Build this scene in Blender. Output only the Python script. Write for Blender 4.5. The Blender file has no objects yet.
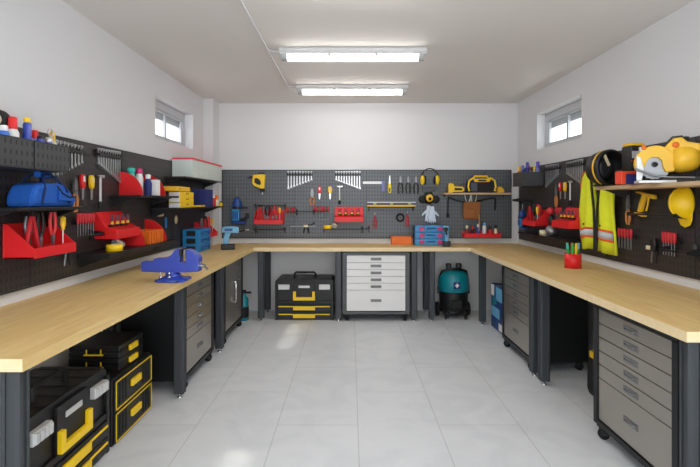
import bpy, bmesh, math, random
from mathutils import Vector, Matrix
random.seed(7)
C = bpy.context.scene.collection
PI = math.pi
def lin(c):
    return tuple((x/12.92 if x <= .04045 else ((x+.055)/1.055)**2.4) for x in [v/255 for v in c]) + (1,)

# ------------------------------------------------------------ camera, sky, sun, exposure
cam = bpy.data.cameras.new('camera'); cam.sensor_width = 36; cam.lens = 24.02
cam.shift_x = -.0007; cam.shift_y = -.0469; cam.clip_start = .05
camo = bpy.data.objects.new('camera', cam); C.objects.link(camo)
camo.location = (0, 0, 1.47); camo.rotation_euler = (PI/2, 0, 0)
bpy.context.scene.camera = camo

w = bpy.data.worlds.new('world'); bpy.context.scene.world = w; w.use_nodes = True
bg = w.node_tree.nodes['Background']; bg.inputs[0].default_value = (.93, .97, 1, 1); bg.inputs[1].default_value = 1.8

sun = bpy.data.lights.new('sun', 'SUN'); sun.energy = 1.0; sun.angle = .02; sun.color = (1, .93, .8)
so = bpy.data.objects.new('sun', sun); C.objects.link(so)
so.rotation_euler = Vector((-3.0, .03, -2.22)).to_track_quat('-Z', 'Y').to_euler()

vs = bpy.context.scene.view_settings
vs.view_transform = 'Standard'; vs.look = 'None'; vs.gamma = 1; vs.use_curve_mapping = False
vs.exposure = 1.0
TUBE = 11.0

# ------------------------------------------------------------ materials
MATS = {}
def mat(name, col, rough=.5, metal=0, var=0, vscale=20, bump=0, emit=None, spec=None, coat=0):
    if name in MATS: return MATS[name]
    m = bpy.data.materials.new(name); m.use_nodes = True; nt = m.node_tree
    b = nt.nodes['Principled BSDF']
    c = lin(col); b.inputs['Base Color'].default_value = c
    b.inputs['Roughness'].default_value = rough; b.inputs['Metallic'].default_value = metal
    if spec is not None: b.inputs['Specular IOR Level'].default_value = spec
    if coat: b.inputs['Coat Weight'].default_value = coat
    if emit: b.inputs['Emission Color'].default_value = c; b.inputs['Emission Strength'].default_value = emit
    tc = nt.nodes.new('ShaderNodeTexCoord')
    n = nt.nodes.new('ShaderNodeTexNoise'); n.inputs['Scale'].default_value = vscale; n.inputs['Detail'].default_value = 4
    nt.links.new(tc.outputs['Object'], n.inputs['Vector'])
    v = var or .04
    r = nt.nodes.new('ShaderNodeMixRGB'); r.blend_type = 'MIX'
    r.inputs[1].default_value = tuple(x*(1-v) for x in c[:3])+(1,); r.inputs[2].default_value = tuple(min(1, x*(1+v)) for x in c[:3])+(1,)
    nt.links.new(n.outputs['Fac'], r.inputs[0]); nt.links.new(r.outputs[0], b.inputs['Base Color'])
    if bump:
        bp = nt.nodes.new('ShaderNodeBump'); bp.inputs['Strength'].default_value = bump; bp.inputs['Distance'].default_value = .002
        nt.links.new(n.outputs['Fac'], bp.inputs['Height']); nt.links.new(bp.outputs[0], b.inputs['Normal'])
    MATS[name] = m; return m
wallm = mat('wall_paint', (222, 222, 224), .85, var=.01, vscale=3)
ceilm = mat('ceiling_paint', (226, 222, 218), .9, var=.01, vscale=2)
redp = mat('red_plastic', (222, 30, 34), .42)
redd = mat('deep_red_plastic', (196, 34, 44), .45)
yel = mat('yellow_plastic', (246, 204, 22), .4)
yelo = mat('yellow_ochre_plastic', (243, 192, 46), .4)
orange = mat('orange_plastic', (240, 120, 30), .45)
blk = mat('black_plastic', (17, 17, 19), .45)
blks = mat('black_soft_rubber', (16, 16, 17), .7)
dgrey = mat('charcoal_metal', (52, 54, 57), .45, .3)
slot_b = mat('grey_bin_metal', (92, 93, 96), .5, .1)
legm = mat('blue_grey_powdercoat', (64, 68, 72), .42, .2)
steel = mat('bright_steel', (205, 206, 208), .3, .9)
steeld = mat('dull_steel', (140, 142, 145), .4, .8)
alum = mat('satin_aluminium', (214, 214, 214), .42, .3)
chrome = mat('chrome', (225, 225, 228), .12, 1)
white = mat('white_plastic', (232, 232, 230), .4)
blue = mat('blue_cast_paint', (48, 72, 176), .38, coat=.3)
bluef = mat('blue_fabric', (22, 88, 178), .8, var=.18, vscale=60, bump=.4)
cyanb = mat('sky_blue_plastic', (38, 134, 198), .42)
cyan2 = mat('pale_blue_plastic', (110, 176, 214), .42)
navy = mat('navy_card', (28, 40, 110), .6)
dblue = mat('tool_blue_plastic', (24, 66, 140), .42)
teal = mat('teal_plastic', (14, 128, 142), .35)
pink = mat('magenta_plastic', (206, 48, 110), .45)
hiviz = mat('hi_vis_yellow_fabric', (230, 236, 44), .85, var=.08, vscale=30, bump=.3)
orgf = mat('orange_trim_fabric', (240, 98, 40), .8)
silverf = mat('reflective_silver_fabric', (198, 200, 206), .5)
leather = mat('tan_leather', (150, 92, 42), .7, var=.2, vscale=40)
woodh = mat('wooden_handle', (196, 126, 66), .6, var=.15, vscale=50)
creamp = mat('cream_plastic', (228, 214, 180), .5)
gloveM = mat('pale_blue_white_knit', (208, 220, 232), .9, bump=.3, vscale=80)
lilac = mat('lilac_label', (120, 124, 190), .5)
green = mat('green_plastic', (40, 160, 70), .45)
tealb = mat('mint_plastic', (60, 190, 175), .45)
redl = mat('coral_red_plastic', (232, 60, 66), .42)
cabdark = mat('cabinet_black_steel', (26, 27, 29), .45, .3)

def ncoord(nt): 
    tc = nt.nodes.new('ShaderNodeTexCoord'); return tc.outputs['Object']
def wood(name, axis, light, dark):
    m = bpy.data.materials.new(name); m.use_nodes = True; nt = m.node_tree; b = nt.nodes['Principled BSDF']
    mp = nt.nodes.new('ShaderNodeMapping'); s = [9, 9, 9]; s[axis] = .9; mp.inputs['Scale'].default_value = s
    nt.links.new(ncoord(nt), mp.inputs[0])
    n = nt.nodes.new('ShaderNodeTexNoise'); n.inputs['Scale'].default_value = 2.2; n.inputs['Detail'].default_value = 7; n.inputs['Distortion'].default_value = 1.4
    nt.links.new(mp.outputs[0], n.inputs[0])
    r = nt.nodes.new('ShaderNodeValToRGB'); r.color_ramp.elements[0].position = .3; r.color_ramp.elements[1].position = .7
    r.color_ramp.elements[0].color = lin(dark); r.color_ramp.elements[1].color = lin(light)
    nt.links.new(n.outputs['Fac'], r.inputs[0]); nt.links.new(r.outputs[0], b.inputs['Base Color'])
    b.inputs['Roughness'].default_value = .48
    return m
wood_y = wood('pine_worktop_lengthwise', 1, (229, 199, 139), (213, 179, 115))
wood_x = wood('pine_worktop_crosswise', 0, (229, 199, 139), (213, 179, 115))
edge_w = wood('pale_worktop_edge', 0, (238, 216, 174), (228, 204, 158))
shelf_w = wood('pale_shelf_board', 0, (206, 178, 142), (186, 156, 118))

def floor_mat():
    m = bpy.data.materials.new('pale_marble_tile'); m.use_nodes = True; nt = m.node_tree; b = nt.nodes['Principled BSDF']
    co = ncoord(nt)
    sp = nt.nodes.new('ShaderNodeSeparateXYZ'); cb = nt.nodes.new('ShaderNodeCombineXYZ')
    nt.links.new(co, sp.inputs[0]); nt.links.new(sp.outputs['Y'], cb.inputs['X']); nt.links.new(sp.outputs['X'], cb.inputs['Y'])
    mp = nt.nodes.new('ShaderNodeMapping'); mp.inputs['Location'].default_value = (-3.06+10.6, -.0486+5.28*2, 0)
    nt.links.new(cb.outputs[0], mp.inputs[0])
    br = nt.nodes.new('ShaderNodeTexBrick'); br.offset = .5
    br.inputs['Scale'].default_value = 1; br.inputs['Mortar Size'].default_value = .0028; br.inputs['Mortar Smooth'].default_value = .2
    br.inputs['Brick Width'].default_value = 1.06; br.inputs['Row Height'].default_value = .528
    br.inputs['Color1'].default_value = lin((219, 222, 226)); br.inputs['Color2'].default_value = lin((217, 220, 224)); br.inputs['Mortar'].default_value = lin((188, 189, 190))
    nt.links.new(mp.outputs[0], br.inputs[0])
    n = nt.nodes.new('ShaderNodeTexNoise'); n.inputs['Scale'].default_value = 2.3; n.inputs['Detail'].default_value = 8; n.inputs['Distortion'].default_value = 1.8
    nt.links.new(co, n.inputs[0])
    r = nt.nodes.new('ShaderNodeValToRGB'); e = r.color_ramp.elements
    e[0].position = .38; e[0].color = (.93, .935, .94, 1); e[1].position = .55; e[1].color = (1, 1, 1, 1)
    nt.links.new(n.outputs['Fac'], r.inputs[0])
    mx = nt.nodes.new('ShaderNodeMixRGB'); mx.blend_type = 'MULTIPLY'; mx.inputs[0].default_value = 1
    nt.links.new(br.outputs['Color'], mx.inputs[1]); nt.links.new(r.outputs[0], mx.inputs[2])
    nt.links.new(mx.outputs[0], b.inputs['Base Color']); b.inputs['Roughness'].default_value = .38
    return m
floorm = floor_mat()

def peg_mat(name, ax, base, hole):
    # punched slots in rows: ax is the horizontal axis name of the panel
    m = bpy.data.materials.new(name); m.use_nodes = True; nt = m.node_tree; b = nt.nodes['Principled BSDF']
    sp = nt.nodes.new('ShaderNodeSeparateXYZ'); nt.links.new(ncoord(nt), sp.inputs[0])
    def M(op, a, bv):
        x = nt.nodes.new('ShaderNodeMath'); x.operation = op
        for i, q in enumerate((a, bv)):
            if q is None: continue
            if isinstance(q, (int, float)): x.inputs[i].default_value = q
            else: nt.links.new(q, x.inputs[i])
        return x.outputs[0]
    def cell(o, per): return M('ABSOLUTE', M('SUBTRACT', M('FRACT', M('DIVIDE', M('ADD', o, 50), per), None), .5), None)
    h = M('LESS_THAN', cell(sp.outputs[ax], .038), .15); v = M('LESS_THAN', cell(sp.outputs['Z'], .05), .24)
    f = M('MULTIPLY', h, v)
    mx = nt.nodes.new('ShaderNodeMixRGB'); mx.inputs[1].default_value = lin(base); mx.inputs[2].default_value = lin(hole)
    nt.links.new(f, mx.inputs[0]); nt.links.new(mx.outputs[0], b.inputs['Base Color'])
    b.inputs['Roughness'].default_value = .42; b.inputs['Metallic'].default_value = .2
    return m
peg_x = peg_mat('lit_pegboard_back', 'X', (94, 98, 102), (60, 62, 65))  # same pegboard as the sides, front light put into a lighter colour
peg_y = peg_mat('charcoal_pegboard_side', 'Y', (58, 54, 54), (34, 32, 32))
bin_sl = peg_mat('slotted_grey_metal', 'X', (68, 69, 72), (26, 26, 28))

def glass_mat(name, col, mixf):
    m = bpy.data.materials.new(name); m.use_nodes = True; nt = m.node_tree
    nt.nodes.remove(nt.nodes['Principled BSDF']); out = nt.nodes['Material Output']
    t = nt.nodes.new('ShaderNodeBsdfTransparent'); t.inputs[0].default_value = col
    g = nt.nodes.new('ShaderNodeBsdfGlossy'); g.inputs['Roughness'].default_value = .05
    mx = nt.nodes.new('ShaderNodeMixShader'); mx.inputs[0].default_value = mixf
    nt.links.new(t.outputs[0], mx.inputs[1]); nt.links.new(g.outputs[0], mx.inputs[2]); nt.links.new(mx.outputs[0], out.inputs[0])
    return m
glassm = glass_mat('window_glass', (.97, .98, .98, 1), .06)
def frosted():
    m = bpy.data.materials.new('frosted_clear_plastic'); m.use_nodes = True; nt = m.node_tree; b = nt.nodes['Principled BSDF']
    b.inputs['Base Color'].default_value = lin((226, 236, 230)); b.inputs['Roughness'].default_value = .3; b.inputs['Alpha'].default_value = .8
    return m
frost = frosted()
tubem = bpy.data.materials.new('lit_diffuser'); tubem.use_nodes = True
_b = tubem.node_tree.nodes['Principled BSDF']; _b.inputs['Base Color'].default_value = (.9, .9, .9, 1)
_b.inputs['Emission Color'].default_value = (1, .97, .93, 1); _b.inputs['Emission Strength'].default_value = TUBE

# ------------------------------------------------------------ mesh kit
class MB:
    def __init__(s): s.v = []; s.f = []; s.sm = []
    def add(s, vs, fs, smooth=False):
        o = len(s.v); s.v += [tuple(x) for x in vs]
        for f in fs: s.f.append([i+o for i in f]); s.sm.append(smooth)
        return s
    def box(s, c, d, rx=0, ry=0, rz=0):
        M = Matrix.Rotation(rz, 3, 'Z') @ Matrix.Rotation(ry, 3, 'Y') @ Matrix.Rotation(rx, 3, 'X'); c = Vector(c)
        vs = [c + M @ Vector((x*d[0]/2, y*d[1]/2, z*d[2]/2)) for x in (-1, 1) for y in (-1, 1) for z in (-1, 1)]
        return s.add(vs, [(0, 1, 3, 2), (4, 6, 7, 5), (0, 4, 5, 1), (2, 3, 7, 6), (0, 2, 6, 4), (1, 5, 7, 3)])
    def bb(s, x0, x1, y0, y1, z0, z1):
        return s.box(((x0+x1)/2, (y0+y1)/2, (z0+z1)/2), (abs(x1-x0), abs(y1-y0), abs(z1-z0)))
    def prism(s, pts, axis, a, b):
        # pts in the two other axes (x,z for axis y; y,z for axis x; x,y for axis z)
        def mk(p, t): return {'x': (t, p[0], p[1]), 'y': (p[0], t, p[1]), 'z': (p[0], p[1], t)}[axis]
        n = len(pts); vs = [mk(p, a) for p in pts] + [mk(p, b) for p in pts]
        fs = [tuple(range(n)), tuple(range(2*n-1, n-1, -1))] + [(i, n+i, n+(i+1) % n, (i+1) % n) for i in range(n)]
        return s.add(vs, fs)
    def tube(s, pts, r, n=10, caps=True, sc=None):
        pts = [Vector(p) for p in pts]; R = r if isinstance(r, (list, tuple)) else [r]*len(pts)
        up = None; rings = []
        for i, p in enumerate(pts):
            t = (pts[min(i+1, len(pts)-1)] - pts[max(i-1, 0)])
            if t.length < 1e-9: t = Vector((0, 0, 1))
            t.normalize()
            if up is None: up = Vector((0, 0, 1)) if abs(t.z) < .9 else Vector((0, 1, 0))
            a = t.cross(up); 
            if a.length < 1e-6: a = t.cross(Vector((1, 0, 0)))
            a.normalize(); bb_ = a.cross(t).normalized(); up = bb_
            k = sc or (1, 1)
            rings.append([p + (a*math.cos(2*PI*j/n)*k[0] + bb_*math.sin(2*PI*j/n)*k[1])*R[i] for j in range(n)])
        vs = [v for rg in rings for v in rg]; fs = []
        for i in range(len(rings)-1):
            for j in range(n): fs.append((i*n+j, i*n+(j+1) % n, (i+1)*n+(j+1) % n, (i+1)*n+j))
        s.add(vs, fs, True)
        if caps:
            s.add(rings[0], [tuple(range(n-1, -1, -1))]); s.add(rings[-1], [tuple(range(n))])
        return s
    def cyl(s, p0, p1, r, r1=None, n=16): return s.tube([p0, p1], [r, r if r1 is None else r1], n)
    def lathe(s, prof, c=(0, 0, 0), n=20, axis='z'):
        vs = []; fs = []; c = Vector(c)
        for r, h in prof:
            for j in range(n):
                a = 2*PI*j/n; x, y = r*math.cos(a), r*math.sin(a)
                vs.append(c + Vector({'z': (x, y, h), 'y': (x, h, y), 'x': (h, x, y)}[axis]))
        for i in range(len(prof)-1):
            for j in range(n): fs.append((i*n+j, i*n+(j+1) % n, (i+1)*n+(j+1) % n, (i+1)*n+j))
        s.add(vs, fs, True)
        m = len(prof)
        if prof[0] == prof[-1]: return s
        if prof[0][0] > 1e-5: s.add(vs[:n], [tuple(range(n-1, -1, -1))])
        if prof[-1][0] > 1e-5: s.add(vs[(m-1)*n:], [tuple(range(n))])
        return s
    def ball(s, c, r, n=14):
        r = r if isinstance(r, tuple) else (r, r, r); c = Vector(c); vs = []; fs = []; m = n//2
        for i in range(m+1):
            t = PI*i/m
            for j in range(n):
                a = 2*PI*j/n; vs.append(c+Vector((r[0]*math.sin(t)*math.cos(a), r[1]*math.sin(t)*math.sin(a), r[2]*math.cos(t))))
        for i in range(m):
            for j in range(n): fs.append((i*n+j, (i+1)*n+j, (i+1)*n+(j+1) % n, i*n+(j+1) % n))
        return s.add(vs, fs, True)
    def ring(s, c, R, r, axis='y', a0=0, a1=2*PI, n=24, k=8):
        pts = []
        for i in range(n+1):
            a = a0+(a1-a0)*i/n; x, y = R*math.cos(a), R*math.sin(a)
            pts.append(Vector(c)+Vector({'y': (x, 0, y), 'z': (x, y, 0), 'x': (0, x, y)}[axis]))
        return s.tube(pts, r, k, caps=abs(a1-a0) < 6.28)
    def xf(s, M): s.v = [tuple(M @ Vector(v)) for v in s.v]; return s
    def build(s, name, m, parent=None, bevel=0, loc=None, rz=0):
        me = bpy.data.meshes.new(name); me.from_pydata(s.v, [], s.f)
        me.polygons.foreach_set('use_smooth', s.sm); me.materials.append(m)
        b = bmesh.new(); b.from_mesh(me); bmesh.ops.recalc_face_normals(b, faces=b.faces); b.to_mesh(me); b.free()
        o = bpy.data.objects.new(name, me); C.objects.link(o)
        if parent: o.parent = parent
        if loc: o.location = loc; o.rotation_euler = (0, 0, rz)
        if bevel:
            md = o.modifiers.new('bevel', 'BEVEL'); md.width = bevel; md.segments = 2; md.limit_method = 'ANGLE'
        return o
def tag(o, label=None, cat=None, group=None, kind=None):
    if label: o['label'] = label
    if cat: o['category'] = cat
    if group: o['group'] = group
    elif group == '' and 'group' in o: del o['group']
    if kind: o['kind'] = kind
    return o
def empty(name, loc=(0, 0, 0), rz=0):
    o = bpy.data.objects.new(name, None); o.empty_display_size = .1; C.objects.link(o); o.location = loc; o.rotation_euler = (0, 0, rz); return o
def struct(o): o['kind'] = 'structure'; return o
def kids(o): return [x for x in bpy.data.objects if x.parent == o]
def dup(o, parent=None):
    c = o.copy(); C.objects.link(c); c.parent = parent
    for k in kids(o): dup(k, c)
    return c
def place(o, wall, u, z, d=0, tilt=0):
    if wall == 'L': o.location = (-1.853+d, u, z); o.rotation_euler = (0, tilt, PI/2)
    elif wall == 'R': o.location = (2.208-d, u, z); o.rotation_euler = (0, tilt, -PI/2)
    else: o.location = (u, 6.223-d, z); o.rotation_euler = (0, tilt, 0)
    return o
PROTO = {}
def use(key, fn, label, cat, group=None, **kw):
    if key in PROTO:
        o = dup(PROTO[key])
        if 'group' in o and not group: del o['group']
    else: o = fn(); PROTO[key] = o
    tag(o, label, cat, group); return o
WN = {'L': 'left', 'B': 'back', 'R': 'right'}
ORD = ['longest', 'second longest', 'third longest', 'fourth longest', 'fifth longest', 'sixth longest', 'seventh longest', 'eighth longest', 'ninth longest', 'shortest']
NTH = ['first', 'second', 'third', 'fourth', 'fifth', 'sixth', 'seventh', 'eighth']

# ------------------------------------------------------------ room shell
XL, XR, YB, H = -1.88, 2.235, 6.25, 2.773
Y0 = -1.6
struct(MB().bb(XL-.3, XR+.3, Y0, YB+.2, -.1, 0).build('floor', floorm))
struct(MB().bb(XL-.3, XR+.3, Y0, YB+.2, H, H+.12).build('ceiling', ceilm))
def sidewall(name, x0, x1, holes):
    m = MB(); z0, z1 = 2.08, 2.50; y = Y0
    m.bb(x0, x1, Y0, YB, 0, z0); m.bb(x0, x1, Y0, YB, z1, H)
    for a, b in holes: m.bb(x0, x1, y, a, z0, z1); y = b
    m.bb(x0, x1, y, YB, z0, z1)
    struct(m.build(name, wallm))
sidewall('wall_left', XL-.22, XL, [(4.50, 5.58)])
sidewall('wall_right', XR, XR+.22, [(1.72, 2.80), (4.52, 5.60)])
struct(MB().bb(XL-.22, XR+.22, YB, YB+.2, 0, H).build('wall_back', wallm))
struct(MB().bb(XL, -1.755, 5.965, YB, 0, H).build('wall_corner_pillar', wallm))
winm = mat('white_window_frame', (196, 198, 202), .45)
def window(n, side, y0, y1):
    s = 1 if side == 'R' else -1; X = (XR if side == 'R' else XL)
    r = struct(empty(f'window_{n}', (X+s*.10, (y0+y1)/2, 2.08)))
    hw = (y1-y0)/2; m = MB(); t = .05
    m.bb(0, s*t, -hw, hw, 0, .05); m.bb(0, s*t, -hw, hw, .34, .42)
    m.bb(0, s*t, -hw, -hw+.06, .05, .34); m.bb(0, s*t, hw-.06, hw, .05, .34)
    f = m.build('window_frame', winm, r, .004)
    m = MB(); q = s*.012
    for a, b in ((-hw+.06, .015), (-.015, hw-.06)):
        m.bb(q, s*.045, a, b, .052, .072); m.bb(q, s*.045, a, b, .32, .338)
        m.bb(q, s*.045, a, a+.022, .072, .32); m.bb(q, s*.045, b-.022, b, .072, .32)
    m.build('sash', winm, r, .003)
    MB().bb(s*.025, s*.031, -hw+.08, hw-.08, .07, .322).build('glass', glassm, r)
    MB().bb(s*.053, s*.085, -hw, hw, .25, .42).build('sun_trim_shutter', winm, r)  # shutter box, bottom edge lowered to narrow the sun patches on the floor
window(1, 'L', 4.50, 5.58); window(2, 'R', 4.52, 5.60); window(3, 'R', 1.72, 2.80)

# ------------------------------------------------------------ ceiling lights
def ceiling_light():
    r = empty('ceiling_light')
    MB().prism([(-.075, 0), (-.075, -.025), (-.055, -.05), (.055, -.05), (.075, -.025), (.075, 0)], 'x', -.63, .63).build('housing', mat('light_housing', (205, 206, 207), .4), r, .004)
    prof = [(.05*math.cos(a), -.05+(-.045)*math.sin(a)) for a in [PI*i/10 for i in range(11)]]
    MB().prism(prof, 'x', -.56, .56).build('diffuser', tubem, r)
    for s in (-1, 1):
        MB().prism([(y*1.06, z*1.02) for y, z in prof], 'x', s*.56, s*.615).build('end_cap', mat('clear_grey_cap', (176, 178, 180), .3), r, .004)
        m = MB()
        for x in (.2, ): m.box((s*x, -.058, -.06), (.03, .008, .03))
        m.build('clip', steel, r)
    return r
LN = ['nearer tube light on the white ceiling, the wider in view', 'farther tube light on the ceiling, close to the back wall', 'tube light added just above the top of the view', 'tube light added above where the camera stands']
for i, y in enumerate((4.03, 5.31, 2.72, 1.42)):  # last two lights are added out of view to brighten the room
    o = use('ceil', ceiling_light, 'long white ' + LN[i], 'light', 'ceiling tube lights'); o.location = (.02, y, H-.002)
cm = MB().tube([(-.71, 0, H-.008), (-.71, 5.31, H-.008), (-.66, 5.31, H-.008), (-.60, 5.31, H-.02)], .006, 8)
for y in (4.03, 2.72, 1.42): cm.tube([(-.71, y, H-.008), (-.60, y, H-.02)], .006, 8)
tag(cm.build('cable', wallm), 'thin white cable running along the ceiling to the tube lights', 'cable')

# ------------------------------------------------------------ pegboards
def pegboard(nm, m, box, lab, fr):
    r = empty('pegboard', (box[0], box[2], .967))
    o = MB().bb(0, box[1]-box[0], 0, box[3]-box[2], 0, .914).build('panel', m, r)
    fm = MB(); x1 = box[1]-box[0]; y1 = box[3]-box[2]
    e = .004
    if fr == 'x':
        fm.bb(0, x1, -e, 0, .902, .914); fm.bb(0, x1, -e, 0, 0, .012); fm.bb(0, .012, -e, 0, .012, .902); fm.bb(x1-.012, x1, -e, 0, .012, .902)
        for k in range(1, 4): fm.bb(x1*k/4-.002, x1*k/4+.002, -e, 0, .012, .902)
    else:
        a, b = (x1, x1+e) if fr == 'l' else (-e, 0)
        fm.bb(a, b, 0, y1, .902, .914); fm.bb(a, b, 0, y1, 0, .012)
        for k in range(0, 5): q = min(max(y1*k/4, .004), y1-.004); fm.bb(a, b, q-.003, q+.003, .012, .902)
    fm.build('edge_frame', dgrey, r)
    tag(r, lab, 'pegboard')
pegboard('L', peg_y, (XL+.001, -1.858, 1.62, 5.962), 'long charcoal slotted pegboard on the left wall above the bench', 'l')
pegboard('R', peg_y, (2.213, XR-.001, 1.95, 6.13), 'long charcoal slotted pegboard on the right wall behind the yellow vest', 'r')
pegboard('B', peg_x, (-1.715, 2.147, 6.228, YB-.001), 'perforated pegboard in its front-lit tone covering the back wall above the bench', 'x')

# ------------------------------------------------------------ workbenches
def bench(name, box, wm, legs, lab, em, extra=()):
    x0, x1, y0, y1 = box
    r = empty('workbench', ((x0+x1)/2, (y0+y1)/2, 0)); cx, cy = r.location[0], r.location[1]
    tm = MB().bb(x0-cx, x1-cx, y0-cy, y1-cy, .852, .9)
    for e in extra: tm.bb(e[0]-cx, e[1]-cx, e[2]-cy, e[3]-cy, .852, .9)
    tm.build('worktop', wm, r, .0 if extra else .002)
    m = em(cx, cy)
    if m: m.build('edge_band', edge_w, r, .001)
    for x, y in legs:
        l = MB()
        a = .037; c = .010
        pts = [(-a, -a+c), (-a+c, -a), (-.012, -a), (-.012, -a+.006), (.012, -a+.006), (.012, -a), (a-c, -a), (a, -a+c), (a, -.012), (a-.006, -.012), (a-.006, .012), (a, .012), (a, a-c), (a-c, a), (.012, a), (.012, a-.006), (-.012, a-.006), (-.012, a), (-a+c, a), (-a, a-c), (-a, .012), (-a+.006, .012), (-a+.006, -.012), (-a, -.012)]
        l.prism([(p[0]+x-cx, p[1]+y-cy) for p in pts], 'z', .035, .852)
        lo = l.build('leg', legm, r)
        f = MB().lathe([(.022, .0), (.024, .008), (.012, .014), (.010, .0352)], (x-cx, y-cy, 0), 14)
        f.build('levelling_foot', chrome, lo)
    tag(r, lab, 'workbench'); return r
FL = -1.275; FR = 1.548
bl = bench('L', (XL+.002, -1.181, 1.683, 5.962), wood_y, [(FL, 1.775), (FL, 3.49), (FL, 4.55), (-1.80, 1.775), (-1.80, 3.49), (-1.80, 4.42)],
      'long pine-topped workbench with the blue vise along the left wall', lambda cx, cy: MB().bb(XL+.002-cx, -1.182-cx, 1.6815-cy, 1.683-cy, .853, .899), [(-1.753, -1.181, 5.962, YB-.002)])
br_ = bench('R', (1.462, XR-.002, 2.032, YB-.004), wood_y, [(FR, 2.12), (FR, 3.735), (FR, 3.925), (1.57, 5.56), (2.15, 2.12), (2.15, 3.735)],
      'long pine-topped workbench with the red pen cup along the right wall', lambda cx, cy: MB().bb(1.463-cx, XR-.002-cx, 2.0305-cy, 2.032-cy, .853, .899).bb(1.4605-cx, 1.462-cx, 2.033-cy, 5.674-cy, .853, .899))
bb_ = bench('B', (-1.180, 1.4595, 5.672, YB-.002), wood_x, [(-1.093, 5.72), (-1.093, 6.17), (-.145, 5.72), (-.145, 6.17), (.777, 5.72), (.777, 6.17), (.995, 5.72), (.995, 6.17)],
      'shorter pine-topped workbench along the back wall between the two long benches', lambda cx, cy: MB().bb(-1.178-cx, 1.458-cx, 5.6705-cy, 5.672-cy, .853, .899))

# ------------------------------------------------------------ cabinets (front towards local -y, origin on the floor at front centre)
brushed = mat('brushed_drawer_steel', (172, 166, 158), .3, .85, var=.05, vscale=4)
brushed_b = mat('lit_drawer_steel', (232, 231, 230), .5, .1, var=.02, vscale=4)  # drawer steel facing the camera, its brighter lighting put into the colour
def cabinet(W, face, fm, kind, fr_m=cabdark):
    def f():
        r = empty('tool_cabinet'); D = .46; h = W/2; t = (W-face)/2
        m = MB()
        m.bb(-h, h, .0, D, .08, .105); m.bb(-h, h, 0, D, .82, .845)
        m.bb(-h, -h+t-.004, 0, D, .105, .82); m.bb(h-t+.004, h, 0, D, .105, .82); m.bb(-h+t-.004, h-t+.004, D-.02, D, .105, .82)
        m.build('body', cabdark, r, .004)
        MB().bb(-h, h, -.034, -.001, .806, .84).build('top_trim', fr_m, r, .003)
        fm_ = MB().bb(-h, -h+t-.003, -.034, -.001, .085, .805).bb(h-t+.003, h, -.034, -.001, .085, .805).bb(-h+t-.003, h-t+.003, -.034, -.001, .085, .117)
        fm_.build('front_frame', fr_m, r, .003)
        def wheel(x, y):
            w_ = MB().lathe([(.010, -.016), (.032, -.014), (.034, 0), (.032, .014), (.010, .016)], (x, y, .034), 18, 'x')
            o = w_.build('caster', blks, r)
            MB().bb(x-.024, x-.019, y-.02, y+.02, .03, .079).bb(x+.019, x+.024, y-.02, y+.02, .03, .079).bb(x-.03, x+.03, y-.03, y+.03, .072, .0795).build('caster_fork', dgrey, o, .002)
        for x in (-h+.06, h-.06):
            for y in (.0, D-.05): wheel(x, y)
        MB().tube([(h+.002, .03, .78), (h+.010, .02, .78), (h+.010, .02, .70), (h+.002, .03, .70)], .004, 8).build('side_handle', blk, r)
        def handle(p, x, z, wd=.10):
            m = MB(); m.bb(x-wd/2, x+wd/2, -.030, -.026, z-.017, z+.017); m.build('handle_plate', mat('grey_handle_plate', (128, 128, 130), .4, .5), p, .002)
            MB().tube([(x-wd*.30, -.031, z), (x-wd*.30, -.040, z), (x+wd*.30, -.040, z), (x+wd*.30, -.031, z)], .0045, 8).build('handle', steeld, p)
        def drawers(x0, x1, zs, wd=.13):
            for a, b in zip(zs, zs[1:]):
                d = MB().bb(x0+.002, x1-.002, -.026, .01, a+.0022, b-.0022).build('drawer', fm, r, .0015)
                handle(d, (x0+x1)/2, (a+b)/2, wd)
        full = [.122, .378, .462, .546, .630, .714, .802]
        if kind == 'drawers': drawers(-face/2, face/2, full)
        else:
            d = MB().bb(-face/2+.002, .048, -.026, .01, .125, .80).build('door', fm, r, .003)
            MB().tube([(.0, -.028, .36), (.0, -.05, .36), (.0, -.05, .58), (.0, -.028, .58)], .008, 8).build('handle', chrome, d)
            drawers(.05, face/2, [.122, .35, .50, .65, .802], .10)
        return r
    return f
def setc(o, x, y, rz): o.location = (x, y, 0); o.rotation_euler = (0, 0, rz); return o
setc(use('cabB', cabinet(.82, .72, brushed_b, 'drawers', mat('grey_cabinet_frame', (84, 86, 88), .45, .2)), 'wheeled drawer cabinet, front coloured as lit, under the back bench in the middle', 'cabinet'), .312, 5.73, 0)
setc(use('cabS', cabinet(.76, .665, brushed, 'drawers'), 'wheeled steel drawer cabinet under the left bench near the vise', 'cabinet'), -1.305, 3.965, PI/2)
setc(use('cabS', None, 'wheeled steel drawer cabinet under the right bench, far one beside the blue carton', 'cabinet'), 1.575, 4.375, -PI/2)
setc(use('cabS', None, 'wheeled steel drawer cabinet in the right foreground, nearest to the camera', 'cabinet'), 1.562, 2.56, -PI/2)
setc(use('cabD', cabinet(.80, .70, brushed, 'door'), 'wheeled steel cabinet with a tall door, under the far left bench', 'cabinet'), -1.305, 5.12, PI/2)

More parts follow.
